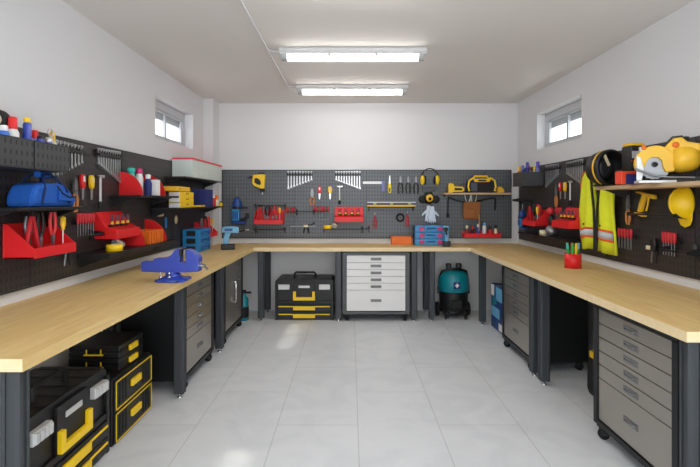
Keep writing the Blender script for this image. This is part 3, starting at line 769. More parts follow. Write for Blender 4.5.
px_(use('rcl', bottle([(.02, 0), (.022, .05), (.014, .06)], redp, white, [(.012, .061), (.012, .08), (.0, .082)], 'small_bottle'), 'tiny red and white bottle at the end of the divider shelf', 'bottle'), 'L', 4.30, sh, .1)
place(use('rackroll', lambda: MB().cyl((-.02, -.03, 0), (.07, -.03, 0), .018).bb(0, .01, -.03, 0, -.005, .005).build('paper_roll', creamp), 'small white roll hanging below the divider shelf, left wall', 'roll'), 'L', 4.45, 1.335)
place(use('bluest', lambda: MB().bb(-.012, .012, -.02, -.004, -.05, .05).build('blue_file', cyanb, None, .003), 'narrow blue tool hanging on the left wall by the white roll', 'tool'), 'L', 4.66, 1.25)
place(use('ringt', lambda: MB().ring((0, -.012, 0), .022, .008, 'y').build('keyring_tape', creamp), 'small pale ring hanging on the left wall under the yellow boxes', 'ring'), 'L', 4.93, 1.27).scale = (1, 1, 1.5)
# organizer bins
place(use('oshelf', shelf(1.30, .22, .016, blk), 'black shelf under the clear red-lidded boxes, left wall', 'shelf'), 'L', 5.29, 1.713)
def clearbox():
    r = empty('clear_box')
    W = .176; m = MB(); t = .004
    m.bb(-W/2, W/2, -.215, -.211, 0, .185).bb(-W/2, W/2, -.004, 0, 0, .185).bb(-W/2, -W/2+t, -.211, -.004, 0, .185).bb(W/2-t, W/2, -.211, -.004, 0, .185).bb(-W/2+t, W/2-t, -.211, -.004, 0, .004)
    m.build('box', frost, r); MB().bb(-W/2+.001, W/2-.001, -.226, 0, .1855, .203).build('lid', redl, r, .001)
    MB().bb(-.07, .07, -.17, -.03, .005, .10).build('contents', mat('pale_contents', (190, 192, 200), .8), r, .01); return r
for k in range(6):
    nm = ['nearest', 'second', 'third', 'fourth', 'fifth', 'farthest'][k]
    px_(use('clr', clearbox, f'clear plastic box with red lid, {nm} in the row high on the left wall', 'storage box', 'clear boxes with red lids'), 'L', 4.94+k*.18, 1.7135, 0)
place(use('yshelf', shelf(1.60, .25, .018, blk), 'black shelf with yellow boxes and a navy box, left wall', 'shelf'), 'L', 5.12, 1.402)
sh = 1.4025
def ybox():
    r = empty('drawer_box')
    MB().bb(-.19, .19, -.11, 0, 0, .050).build('case', yel, r, .003)
    MB().bb(-.193, -.1905, -.105, -.005, .004, .046).build('white_end', white, r)
    MB().bb(-.03, .03, -.116, -.1105, .028, .036).build('handle', blk, r); return r
for k in range(3):
    px_(use('ybox', ybox, f'yellow drawer box with white end, {["bottom", "middle", "top"][k]} of the stack on the left wall', 'box', 'stacked yellow boxes'), 'L', 4.645, sh+.0515*k, .12)
px_(use('ybt', lambda: MB().bb(-.17, .17, -.19, 0, 0, .045).build('flat_box', yelo, None, .008), 'flat yellow box lying on top of the yellow drawer stack', 'box'), 'L', 4.56, sh+.158, .04)
px_(use('yfl', lambda: MB().bb(-.17, .17, -.10, 0, 0, .018).build('yellow_sheet', yel, None, .004), 'flat yellow strip on the left shelf in front of the navy box', 'strip'), 'L', 5.02, sh, .14)
px_(use('navy', lambda: MB().bb(-.13, .13, -.16, 0, 0, .195).build('carton', navy, None, .003), 'navy blue box on the left shelf near the pillar', 'box'), 'L', 5.33, sh, .085)
px_(use('sr', can(.028, .10, redd, white, .02), 'red can with white top on the shelf end beside the navy box', 'can'), 'L', 5.60, sh, .21)
px_(use('sw', can(.03, .08, creamp, orange, .05, 'bottle'), 'cream bottle with orange cap at the left shelf end', 'bottle'), 'L', 5.73, sh, .21)
px_(use('sy', can(.022, .045, yel, blk, .01, 'small_jar'), 'small yellow jar at the very end of the left shelf', 'jar'), 'L', 5.84, sh, .23)
binA_set('L', 5.72, 1.03, 'at the left pillar')

# ---- on the left bench
def stack_case(main, dot, ends=True):
    def f():
        r = empty('stacking_case'); W, D, Hh = .40, .19, .082
        MB().bb(-W/2, W/2, -D/2, D/2, 0, Hh).build('body', main, r, .006)
        MB().bb(-W/2-.002, W/2+.002, -D/2-.003, D/2+.003, Hh*.62, Hh*.70).build('seam', main, r, .001)
        for s in (-1, 1):
            MB().bb(s*.115-.032, s*.115+.032, -D/2-.012, -D/2-.001, Hh*.25, Hh*.78).build('latch', dot, r, .004)
            if ends: MB().bb(s*(W/2+.0005), s*(W/2+.006), -.05, .05, .012, Hh-.014).build('end_grip', blk, r, .003)
        MB().tube([(-.05, -D/2, .05), (-.05, -D/2-.02, .05), (.05, -D/2-.02, .05), (.05, -D/2, .05)], .006, 8).build('handle', dblue, r)
        return r
    return f
for k in range(3):
    w_ = ['bottom', 'middle', 'top'][k]
    o = use('scL', stack_case(cyanb, mat('deep_cyan_plastic', (20, 96, 160), .4)), f'blue plastic case, {w_} of the stack of three on the left bench', 'case', 'blue cases on the left bench'); put(o, -1.752, 5.33, .901+.084*k, PI/2)
def vise():
    r = empty('bench_vise')
    b = MB(); b.lathe([(.0, 0), (.105, 0), (.105, .014), (.085, .024), (.055, .034), (.05, .05), (.0, .05)], (0, 0, 0), 28)
    for a in range(4): t = PI/4+a*PI/2; b.box((.1*math.cos(t), .1*math.sin(t), .009), (.05, .05, .018), rz=t)
    b.build('swivel_base', blue, r, .003)
    for s in (-1, 1): MB().lathe([(.006, .0), (.012, .0), (.012, .012), (.005, .012), (.005, .04), (.0, .042)], (s*.03-.03, -.078, .03), 10).build('bolt', chrome, r)
    MB().prism([(-.214, .068), (-.04, .062), (.10, .062), (.10, .135), (.058, .135), (.058, .222), (.045, .232), (.025, .225), (.0, .19), (-.03, .165), (-.125, .160), (-.130, .138), (-.214, .136)], 'y', -.04, .04).build('fixed_body', blue, r, .004)
    MB().prism([(.102, .064), (.19, .068), (.192, .165), (.178, .185), (.14, .215), (.108, .225), (.102, .22)], 'y', -.045, .045).build('moving_jaw', blue, r, .004)
    MB().bb(.0585, .076, -.05, .05, .185, .228).build('jaw_plate', blk, r); MB().bb(.088, .1015, -.05, .05, .185, .222).build('jaw_plate', steeld, r)
    MB().cyl((-.01, 0, .045), (-.01, 0, .066), .045).build('neck', blue, r)
    MB().cyl((.193, 0, .105), (.225, 0, .105), .013).build('screw', chrome, r)
    MB().tube([(.217, -.07, .135), (.217, 0, .105), (.217, .07, .075)], .006, 10).ball((.217, -.07, .135), .010).ball((.217, .07, .075), .010).build('tommy_bar', steeld, r)
    return r
put(use('vise', vise, 'blue cast bench vise on the left workbench', 'vise'), -1.262, 3.33, .9005, .0)
def cdrill(b1, b2, c3):
    def f():
        r = empty('cordless_drill')
        MB().prism([(-.09, .175), (.085, .165), (.085, .225), (.02, .235), (-.07, .232), (-.095, .215)], 'y', -.03, .03).build('motor_body', b1, r, .010)
        MB().prism([(-.075, .055), (-.02, .055), (-.015, .12), (.01, .175), (-.055, .175), (-.07, .12)], 'y', -.021, .021).build('grip', b2, r, .008)
        MB().bb(-.095, .045, -.04, .04, .0, .056).build('battery', blk, r, .008)
        MB().lathe([(.026, .086), (.026, .11), (.018, .135), (.010, .15), (.0, .15)], (0, 0, .197), 16, 'x').build('chuck', blk, r)
        MB().cyl((.15, 0, .197), (.19, 0, .197), .0035, n=8).build('bit', steel, r)
        MB().prism([(-.012, .13), (.012, .14), (.016, .165), (-.005, .165)], 'y', -.009, .009).build('trigger', blk, r, .002)
        MB().bb(-.06, .02, -.032, -.0305, .19, .215).build('label', c3, r)
        return r
    return f
put(use('cd', cdrill(cyan2, cyan2, dblue), 'pale blue cordless drill standing on the left bench', 'cordless drill'), -1.40, 5.45, .9005, .25).scale = (1.12, 1.3, 1.15)

# ============================================================ BACK WALL
def nail_gun():
    r = empty('glue_gun')
    MB().prism([(-.075, .075), (-.085, -.04), (-.055, -.07), (.03, -.105), (.075, -.105), (.085, .08), (.04, .085), (-.04, .078)][::-1], 'y', -.06, -.006).build('body', yel, r, .006)
    MB().prism([(-.05, .03), (-.055, -.02), (-.03, -.045), (.02, -.06), (.035, -.035), (.02, .01), (-.02, .035)], 'y', -.064, -.0605).build('grip_hole', blk, r, .001)
    MB().prism([(-.16, .04), (-.11, .058), (-.076, .07), (-.076, .02), (-.11, .03)], 'y', -.045, -.02).build('nozzle', blk, r, .003)
    MB().bb(.02, .075, -.055, -.01, -.15, -.106).build('foot', blk, r, .003)
    MB().cyl((.048, -.03, -.15), (.048, -.03, -.185), .009).build('tip', white, r)
    MB().bb(-.0, .07, -.04, -.01, .088, .105).build('top_clip', blk, r, .003)
    return r
place(use('ng', nail_gun, 'yellow power tool hanging at the upper left of the back wall', 'power tool'), 'B', -1.215, 1.735)
wrench_set('B', -.845, 1.845, True, 9, .345, 'on the left half of the back wall')
wrench_set('B', -.206, 1.845, False, 10, .345, 'in the middle of the back wall')
hand_set('B', [-.51, -.41, -.27, -.145], 1.64, 'on the back wall')
def blue_hammer_drill():
    r = empty('rotary_drill')
    MB().cyl((0, -.05, .33), (0, -.05, .46), .006, n=10).build('bit', steeld, r)
    MB().lathe([(.045, .20), (.05, .21), (.048, .26), (.032, .30), (.026, .33), (.0, .335)], (0, -.05, 0), 18).build('gear_head', dblue, r)
    MB().lathe([(.052, .185), (.055, .19), (.055, .20), (.05, .205)], (0, -.05, 0), 18).bb(.0, .12, -.062, -.038, .183, .206).build('front_handle', blk, r)
    MB().bb(-.05, .03, -.09, -.012, .02, .184).build('motor_body', cyanb, r, .012)
    MB().prism([(.031, .02), (.10, .03), (.13, .07), (.12, .13), (.095, .13), (.10, .08), (.08, .055), (.031, .05)], 'y', -.07, -.035).build('rear_handle', blk, r, .006)
    for k in range(3): MB().bb(-.04+k*.022, -.028+k*.022, -.094, -.0905, .05, .15).build('vent', dblue, r)
    MB().bb(-.05, .10, -.085, -.02, -.02, .019).build('battery', dblue, r, .008)
    return r
place(use('bhd', blue_hammer_drill, 'blue drill hanging with its bit up, left end of the back wall', 'drill'), 'B', -1.50, 1.18).scale = (1.2, 1, 1)
binA_set('B', -1.065, 1.165, 'on the back wall')
place(use('railB', rail(.40), 'black rail with brackets above the red bin, back wall left', 'rail'), 'B', -1.065, 1.405)
place(use('railB', None, 'black rail with brackets below the red bin, back wall left', 'rail'), 'B', -1.065, 1.09)
driver_set('B', -.865, 1.385, 4, .15, 'on the back wall just right of the parts bin')
place(use('railS', rail(.24), 'short black rail between the screwdriver rows, back wall', 'rail'), 'B', -.60, 1.325)
driver_set('B', -.50, 1.395, 6, .22, 'in the middle of the back wall')
place(use('bc', clampbar, 'bar clamp with cream pad lying level on the back wall', 'clamp'), 'B', -.62, 1.13)
binB_set('B', -.02, 1.192, 'on the back wall')
place(use('railT', rail(.52), 'black rail holding tape rolls under the red slotted holder', 'rail'), 'B', -.10, 1.095)
px_(use('tapY', None, 'yellow tape roll on the rail of the back wall', 'tape'), 'B', -.30, 1.1015, .1)
px_(use('tapG', None, 'grey tape roll leaning on the rail of the back wall', 'tape'), 'B', -.21, 1.130, .10).rotation_euler = (.6, 0, .3)
def square():
    r = empty('try_square')
    MB().bb(-.15, .10, -.010, -.006, -.018, .016).build('blade', alum, r); 
    MB().bb(.10, .14, -.020, -.004, -.12, .02).build('stock', lilac, r, .003); return r
place(use('sq', square, 'steel square with bluish stock on the back wall', 'square'), 'B', .315, 1.71)
place(use('cutY2', cutter(yel, 'utility_knife', blk), 'yellow and black knife hanging blade up left of the black pliers', 'knife'), 'B', .52, 1.57, tilt=PI).scale = (1.1, 1, 1.35)
for k in range(3):
    place(use('plB', pliers(mat('black_yellow_grip', (40, 38, 26), .5)), f'black-gripped pliers on the back wall, {["left", "middle", "right"][k]} of the three', 'pliers', 'three black pliers'), 'B', .665+k*.103, 1.795).scale = (1.25, 1, 1.3)
def level():
    r = empty('spirit_level')
    MB().bb(-.32, .32, -.085, -.06, -.03, -.008).build('lower_edge', yelo, r, .002); MB().bb(-.32, .32, -.083, -.062, -.0075, .022).build('web', mat('grey_level_body', (72, 76, 76), .5), r, .001)
    MB().bb(-.32, .32, -.085, -.06, .0225, .034).build('upper_edge', alum, r, .002)
    for x in (-.22, 0, .24): MB().bb(x-.02, x+.02, -.0865, -.0835, .0, .016).build('vial', mat('lime_vial', (180, 220, 60), .2), r)
    return r
place(use('lev', level, 'long yellow spirit level on brackets, back wall', 'spirit level'), 'B', .54, 1.42)
place(use('railL', rail(.60), 'black rail under the yellow spirit level, back wall', 'rail'), 'B', .54, 1.385)
def snap():
    r = empty('long_nose_pliers')
    for s in (-1, 1): MB().tube([(s*.004, -.014, 0), (s*.012, -.014, -.05), (s*.018, -.014, -.11), (s*.014, -.014, -.18)], [.004, .006, .009, .007], 8).build('grip', redd, r)
    MB().bb(-.006, .006, -.02, -.008, .0, .03).build('nose', steeld, r); return r
place(use('ln', snap, 'red-gripped long nose pliers on the back wall left of the black ring', 'pliers'), 'B', .325, 1.28)
place(use('ln', None, 'red-gripped long nose pliers on the back wall right of the black ring', 'pliers'), 'B', .755, 1.30)
place(use('bring', lambda: MB().ring((0, -.018, 0), .045, .013, 'y').build('tape_ring', blks), 'black ring-shaped roll hanging on the back wall', 'ring'), 'B', .662, 1.245)
place(use('railC', rail(.10), 'tiny black bracket on the back wall left of the blue cases', 'rail'), 'B', .20, 1.10)
place(use('obinB', obin(.25, .14, .095), 'orange ribbed bin on the back bench below the level', 'bin'), 'B', .66, .9005, .03)
for k in range(3):
    w_ = ['bottom', 'middle', 'top'][k]
    put(use('scB', stack_case(mat('mid_blue_plastic', (60, 140, 196), .42), pink), f'blue case with magenta latches, {w_} of three on the back bench', 'case', 'blue cases on the back bench'), 1.02, 6.02, .9015+.084*k, 0)
put(use('cd', None, 'pale blue cordless drill on the back bench beside the blue cases', 'cordless drill'), 1.19, 5.79, .9005, -PI/2-.3).scale = (1, 1.1, 1.1)
def muffs():
    r = empty('ear_muffs')
    MB().ring((0, -.05, 0), .095, .006, 'y', .1, PI-.1).build('headband', blk, r)
    for s in (-1, 1):
        MB().ball((s*.088, -.05, -.045), (.030, .045, .058)).build('cup', yel, r)
        MB().ball((s*.058, -.05, -.045), (.014, .042, .052)).build('cushion', blks, r)
        MB().tube([(s*.094, -.05, .01), (s*.092, -.05, -.01)], .004, 8).build('yoke', steeld, r)
    return r
place(use('muf', muffs, 'yellow and black ear defenders hanging on the back wall', 'ear defenders'), 'B', 1.05, 1.79).scale = (1.1, 1, 1.1)
place(use('tri', lambda: MB().prism([(-.10, .04), (.10, .035), (.08, .0), (.0, -.03), (-.09, -.035)], 'y', -.035, -.006).build('safety_visor', mat('smoky_plastic', (50, 52, 60), .3), None, .004), 'dark folded visor on the back wall between ear defenders and mask', 'visor'), 'B', 1.05, 1.61)
def mask():
    r = empty('respirator_mask')
    MB().lathe([(.075, -.01), (.072, -.05), (.05, -.085), (.0, -.09)], (0, 0, 0), 24, 'y').build('face_piece', blk, r)
    MB().lathe([(.052, -.06), (.052, -.098), (.03, -.104), (.0, -.104)], (0, 0, .01), 22, 'y').build('yellow_front', yelo, r)
    MB().lathe([(.022, -.104), (.022, -.115), (.0, -.115)], (0, 0, -.0), 18, 'y').build('valve', blks, r)
    for s in (-1, 1): MB().lathe([(.045, -.02), (.052, -.03), (.052, -.07), (.04, -.08), (.0, -.08)], (s*.098, 0, -.01), 20, 'y').build('filter', blks, r)
    MB().tube([(-.07, -.02, .04), (-.04, -.02, .085), (.04, -.02, .085), (.07, -.02, .04)], .006, 8).build('strap', blk, r)
    return r
place(use('mask', mask, 'black respirator with yellow centre hanging on the back wall', 'respirator'), 'B', 1.04, 1.495).scale = (.9, 1, .95)
def glove():
    m = MB()
    m.tube([(0, -.03, 0), (0, -.03, -.05), (0, -.03, -.10), (0, -.03, -.15)], [.026, .03, .040, .042], 14, sc=(1, .45))
    for k, (x, L) in enumerate(((-.032, .055), (-.011, .07), (.011, .072), (.032, .06))):
        m.tube([(x*.8, -.03, -.135), (x, -.03, -.15), (x*1.15, -.032, -.15-L*.6), (x*1.25, -.034, -.15-L), (x*1.25, -.034, -.155-L)], [.012, .012, .0105, .009, .004], 10)
    m.tube([(-.025, -.03, -.07), (-.05, -.03, -.09), (-.078, -.03, -.12), (-.086, -.03, -.132)], [.016, .014, .011, .005], 10)
    o = m.build('work_glove', gloveM)
    md = o.modifiers.new('r', 'REMESH'); md.mode = 'VOXEL'; md.voxel_size = .004; md.use_smooth_shade = True
    return o
o = place(use('glv', glove, 'pale knitted work glove on the back wall, thumb pointing left', 'glove', 'pair of pale work gloves'), 'B', 1.035, 1.405)
o = place(use('glv', None, 'pale knitted work glove on the back wall, thumb pointing right', 'glove', 'pair of pale work gloves'), 'B', 1.078, 1.395, .036); o.scale = (-1, 1, 1)
# shelf with radio
place(use('wshB', shelf(.86, .21, .024, shelf_w, dgrey, small=True), 'pale wooden shelf on the back wall carrying the radio', 'shelf'), 'B', 1.642, 1.572)
sh = 1.5725
def stapler():
    r = empty('staple_gun')
    MB().prism([(-.10, 0), (-.045, 0), (-.045, .012), (.08, .012), (.105, .035), (.105, .062), (.08, .08), (-.03, .085), (-.03, .115), (-.08, .13), (-.10, .12)], 'y', -.06, -.01).build('body', yel, r, .006)
    MB().prism([(-.025, .032), (.07, .032), (.08, .045), (.07, .062), (-.025, .066)], 'y', -.063, -.0605).build('hand_opening', blk, r, .002)
    MB().tube([(-.02, -.035, .09), (.03, -.035, .11), (.09, -.035, .15)], .006, 8).build('lever', steeld, r)
    MB().bb(-.075, .095, -.055, -.015, .0, .010).build('sole', blk, r); return r
px_(use('stp', stapler, 'yellow staple gun at the left of the wooden back shelf', 'staple gun'), 'B', 1.385, sh, .06)
def radio():
    r = empty('jobsite_radio')
    MB().prism([(-.165, .01), (.165, .01), (.175, .06), (.165, .15), (.12, .185), (-.12, .185), (-.165, .15), (-.175, .06)], 'y', -.17, -.03).build('body', blk, r, .008)
    MB().tube([(-.165, -.175, .03), (-.178, -.175, .09), (-.165, -.175, .165), (-.12, -.175, .195), (-.10, -.175, .20)], .012, 10).build('yellow_frame', yel, r)
    MB().tube([(.165, -.175, .03), (.178, -.175, .09), (.165, -.175, .165), (.12, -.175, .195), (.10, -.175, .20)], .012, 10).build('yellow_frame', yel, r)
    MB().tube([(-.10, -.12, .19), (-.08, -.12, .225), (.08, -.12, .225), (.10, -.12, .19)], .013, 10).build('handle', yel, r)
    MB().prism([(-.095, .15), (.095, .15), (.115, .19), (-.115, .19)], 'y', -.186, -.171).build('yellow_face', yel, r, .004)
    MB().bb(-.05, .05, -.190, -.1865, .158, .178).build('display', blks, r)
    MB().bb(-.14, -.06, -.178, -.1705, .03, .14).build('speaker_grille', mat('slate_grille', (70, 74, 92), .5), r, .004)
    MB().bb(-.05, .145, -.178, -.1705, .03, .14).build('front_panel', blks, r, .004)
    MB().tube([(-.02, -.06, .185), (.09, -.06, .29)], .004, 8).build('antenna', blk, r); return r
px_(use('rad', radio, 'black and yellow jobsite radio on the wooden back shelf', 'radio'), 'B', 1.70, sh-.010, .01)
px_(use('tm', lambda: MB().prism([(-.05, 0), (.05, 0), (.05, .03), (.03, .065), (.0, .085), (-.04, .07), (-.055, .04)], 'y', -.09, -.03).build('tape_measure', yelo, None, .010), 'small yellow tape measure at the right of the back shelf', 'tape measure'), 'B', 1.965, sh, .03)
def belt():
    r = empty('tool_belt')
    MB().tube([(-.33, -.02, -.22), (-.325, -.02, -.12), (-.32, -.02, -.02), (-.31, -.02, .0), (-.24, -.03, -.035), (-.15, -.04, -.055), (.02, -.045, -.055), (.12, -.04, -.04), (.22, -.03, -.015), (.29, -.02, -.01), (.305, -.02, -.03), (.30, -.02, -.17)], .017, 8, sc=(.5, 1.25)).build('strap', blk, r)
    MB().prism([(-.135, -.06), (.09, -.06), (.085, -.20), (.06, -.285), (.0, -.295), (-.12, -.29), (-.14, -.25)], 'y', -.10, -.052).build('pouch', leather, r, .012)
    MB().prism([(-.12, -.16), (.02, -.16), (.01, -.27), (-.11, -.275)], 'y', -.125, -.1).build('front_pocket', leather, r, .010)
    MB().bb(-.345, -.305, -.03, -.01, -.27, -.22).build('buckle', blks, r, .004)
    for x, z in ((-.312, .0), (.295, -.005)): MB().cyl((x, 0, z), (x, -.03, z), .006).build('peg', blk, r)
    return r
place(use('belt', belt, 'brown leather tool belt on a black strap, back wall right', 'tool belt'), 'B', 1.62, 1.515)
for k, (x, t, mm, key, wd) in enumerate(((-.07, -.25, steel, 'a', 'leaning left at the left end'), (-.03, .1, creamp, 'b', 'upright near the middle'), (.0, -.1, steel, 'a', 'upright in the middle'), (.04, .22, creamp, 'b', 'leaning right at the right end'), (-.05, .35, steel, 'a', 'leaning right across the others'))):
    nm = 'pencil' if key == 'b' else 'scriber'
    o = use('pt'+key, (lambda mm=mm, nm=nm: MB().tube([(0, 0, 0), (0, 0, .10), (0, 0, .125)], [.005, .006, .003], 8).build(nm, mm)), ('pale pencil' if key == 'b' else 'steel scriber') + f' in the leather pouch, {wd}', nm, 'tools in the leather pouch'); place(o, 'B', 1.60+x, 1.44, .076, tilt=t)
place(use('dowel', lambda: MB().tube([(0, -.105, 0), (0, -.105, .22)], .008, 10).build('wooden_dowel', woodh), 'thin wooden dowel standing in front of the leather pouch', 'dowel'), 'B', 1.688, 1.07)
def redtray():
    r = empty('bottle_tray'); m = MB(); W = .48
    m.bb(-W/2, W/2, -.12, 0, 0, .008).bb(-W/2, W/2, -.126, -.12, 0, .055).bb(-W/2, W/2, -.004, 0, .008, .075).bb(-W/2, -W/2+.005, -.12, -.004, .008, .055).bb(W/2-.005, W/2, -.12, -.004, .008, .055)
    m.build('tray', redp, r, .001); return r
place(use('rtray', redtray, 'red shallow tray with bottles low on the right of the back wall', 'tray'), 'B', 1.725, .985)
BT = [(-.19, .024, .11, mat('maroon_label', (130, 30, 40), .4), creamp, 'maroon bottle with cream cap'), (-.115, .022, .10, blk, redd, 'black bottle with red cap'), (-.04, .024, .13, mat('blue_label', (50, 80, 170), .4), white, 'blue bottle with white cap'),
      (.04, .026, .15, white, cyan2, 'tall white bottle with pale blue cap'), (.12, .024, .10, redd, blk, 'red bottle with black cap'), (.19, .022, .11, creamp, blk, 'cream bottle with black cap')]
for i, (x, R_, h, m1, m2, lb) in enumerate(BT):
    px_(use(f'bt{i}', can(R_, h, m1, m2, .035, 'bottle'), f'{lb} in the red tray on the back wall', 'bottle'), 'B', 1.725+x, .9935, .062)

# ============================================================ RIGHT WALL
place(use('sbinR', slot_bin(.32, .24, .16), 'dark slotted bin with bottles at the far end of the right wall', 'bin'), 'R', 5.50, 1.64)
MBb = [(5.385, .05, can(.026, .15, lilac, mat('violet_cap', (90, 70, 190), .4), .05), 'lilac can with violet cap'), (5.43, .14, can(.024, .14, white, redp, .03), 'white can with red cap'),
       (5.50, .18, can(.024, .14, blue, lilac, .035), 'blue can with lilac cap'), (5.58, .19, can(.026, .13, orange, yelo, .04), 'orange can with yellow cap'), (5.385, .17, can(.024, .155, navy, blue, .04), 'navy can with blue cap'), (5.45, .06, can(.024, .13, creamp, yel, .035), 'cream can with yellow cap')]
for i, (u, d, fn, lb) in enumerate(MBb): px_(use(f'mb{i}', fn, f'{lb} in the slotted bin on the right wall', 'can'), 'R', u, 1.6440, d).scale = (1, 1, 1.36)
wrench_set('R', 5.25, 1.845, True, 9, .345, 'on the right wall beside the slotted bin')
wrench_set('R', 4.74, 1.845, False, 10, .345, 'on the right wall above the slim hammer')
hand_set('R', [4.98, 4.875, 4.77, 4.655], 1.64, 'on the right wall')
binA_set('R', 5.36, 1.185, 'on the right wall')
binB_set('R', 4.56, 1.205, 'on the right wall')
driver_set('R', 4.95, 1.40, 4, .14, 'on the right wall between the red bins')
place(use('bhd', None, 'blue drill hanging at the far corner of the right wall', 'drill'), 'R', 5.86, 1.13).scale = (.85, 1, .66)
place(use('rail2', None, 'black rail at the far corner above the blue drill, right wall', 'rail'), 'R', 5.86, 1.475)
place(use('torch', lambda: MB().lathe([(.0, 0), (.03, 0), (.03, .12), (.02, .135), (.0, .14)], (0, -.05, 0), 16).bb(-.01, .01, -.05, 0, .05, .07).build('blow_torch', blk), 'black cylinder tool between the red bins on the right wall', 'torch'), 'R', 5.02, 1.17)
place(use('torchr', lambda: MB().ball((0, -.055, 0), (.042, .04, .036)).bb(-.008, .008, -.05, 0, -.006, .006).build('grinding_disc_holder', redl), 'red rounded tool just above the black cylinder, right wall', 'tool'), 'R', 5.03, 1.36)
place(use('rshelf', shelf(1.1, .20, .024, blk), 'black low shelf under the red bins on the right wall', 'shelf'), 'R', 5.05, 1.10)
px_(use('tapC', tape(creamp, .06, .055), 'cream tape roll on the low right shelf', 'tape'), 'R', 4.98, 1.1005, .13)
px_(use('bulb', lambda: MB().lathe([(.02, 0), (.045, .02), (.052, .055), (.035, .09), (.0, .10)], (0, 0, 0), 20).build('glass_lamp', steeld), 'round grey shiny lamp on the low right shelf', 'lamp'), 'R', 4.83, 1.1005, .13).scale = (1.25, 1.25, 1.15)
# vest
def vest():
    r = empty('safety_vest')
    def half(s, name='panel'):
        m = MB()
        x_in = .02*s; 
        rows = [(0.0, .075, .17), (-.05, .065, .215), (-.16, .055, .228), (-.28, .035, .232), (-.36, .022, .238), (-.52, .014, .24), (-.62, .012, .24), (-.74, .012, .236)]
        # front and back skins joined into a thick folded sheet
        fr = []; n = 8
        for z, a, b in rows:
            row = []
            for i in range(n+1):
                t = i/n; x = s*(a+(b-a)*t); yb = -.056-.020*math.sin(t*PI*3+z*5)*min(1, abs(z)*3)-.02*math.sin(PI*t)
                row.append((x, yb, z+.01*math.sin(t*5)))
            fr.append(row)
        vs = [p for row in fr for p in row]; k = len(vs); vs += [(p[0], p[1]+.022, p[2]) for p in vs]
        fs = []; R_ = len(rows); q = n+1
        for i in range(R_-1):
            for j in range(n):
                a, b, c, d = i*q+j, i*q+j+1, (i+1)*q+j+1, (i+1)*q+j
                fs += [(a, b, c, d), (k+a, k+d, k+c, k+b)]
        for i in range(R_-1):
            for j in (0, n): fs.append((i*q+j, (i+1)*q+j, k+(i+1)*q+j, k+i*q+j))
        for j in range(n):
            fs.append((j, k+j, k+j+1, j+1)); i = (R_-1)*q; fs.append((i+j, i+j+1, k+i+j+1, k+i+j))
        m.add(vs, fs, True); o = m.build(name, hiviz, r); 
        def strip(z0, z1, mm, nm, off):
            def xr(z):
                for (za, a, b), (zc, c, d) in zip(rows, rows[1:]):
                    if zc <= z <= za: t = (za-z)/(za-zc); return a+(c-a)*t, b+(d-b)*t
            vs = []; nn = 16
            for z in (z0, z1):
                a, b = xr(z)
                for i in range(nn+1):
                    t = i/nn; vs.append((s*(a+(b-a)*t), -.056-.020*math.sin(t*PI*3+z*5)-.02*math.sin(PI*t)-off, z+.01*math.sin(t*5)))
            kk = len(vs); vs += [(p[0], p[1]+.002, p[2]) for p in vs]; Q = nn+1
            fs = [(j, j+1, Q+j+1, Q+j) for j in range(nn)] + [(kk+j, kk+Q+j, kk+Q+j+1, kk+j+1) for j in range(nn)] + [(j, kk+j, kk+j+1, j+1) for j in range(nn)] + [(Q+j, Q+j+1, kk+Q+j+1, kk+Q+j) for j in range(nn)]
            MB().add(vs, fs, True).build(nm, mm, o)
        strip(-.535, -.555, orgf, 'orange_trim', .006); strip(-.555, -.615, silverf, 'reflective_band', .006); strip(-.615, -.635, orgf, 'orange_trim', .006)
        MB().ball((s*.12, -.102, -.50), .008).build('snap_button', blk, o)
        # black edge piping
        MB().tube([(s*(a+.002), -.066, z) for z, a, b in rows], .010, 6).build('piping', blk, o)
        MB().tube([(s*b, -.062, z) for z, a, b in rows[:3]], .007, 6).build('orange_piping', orgf, o)
        return o
    half(-1, 'left_panel'); half(1, 'right_panel')
    MB().tube([(-.15, -.05, -.01), (-.07, -.03, .02), (.07, -.03, .02), (.15, -.05, -.01)], .012, 8, sc=(1, 1)).build('collar', hiviz, r)
    MB().cyl((0, 0, .03), (0, -.045, .03), .007).build('hook', blk, r)
    return r
place(use('vest', vest, 'fluorescent yellow safety vest with silver bands hanging on the right wall', 'safety vest'), 'R', 4.085, 1.737).scale = (1.15, 1, .955)
# wooden shelf and its load
place(use('wshR', shelf(1.35, .25, .027, shelf_w, dgrey), 'pale wooden shelf on the right wall carrying the yellow saw', 'shelf'), 'R', 3.065, 1.582)
sh = 1.5825
def hose_reel():
    r = empty('work_light')
    MB().lathe([(.0, -.16), (.10, -.16), (.13, -.15), (.145, -.08), (.15, .0), (.145, .012), (.125, .012), (.12, -.02), (.10, -.12), (.0, -.125)], (0, 0, .15), 32, 'x').build('shell', blk, r)
    MB().lathe([(.06, -.121), (.085, -.09), (.08, -.06), (.03, -.05), (.0, -.05)], (0, 0, .15), 24, 'x').build('inner_drum', dgrey, r)
    MB().lathe([(.14, -.055), (.1485, -.05), (.1505, -.035), (.146, -.03), (.14, -.055)], (0, 0, .15), 32, 'x').build('yellow_band', yelo, r)
    MB().box((.0, -.045, .21), (.012, .02, .10), rx=.5).build('yellow_strut', creamp, r)
    MB().bb(-.12, .0, -.09, .09, 0, .014).bb(-.10, -.02, -.03, .03, .014, .03).build('stand', blk, r, .004); return r
o = put(use('reel', hose_reel, 'large round black drum with yellow band at the end of the wooden shelf', 'work light'), 2.01, 3.60, sh, 0); o.rotation_euler = (0, 0, -PI/2+.22); o.scale = (.92, .92, .95)
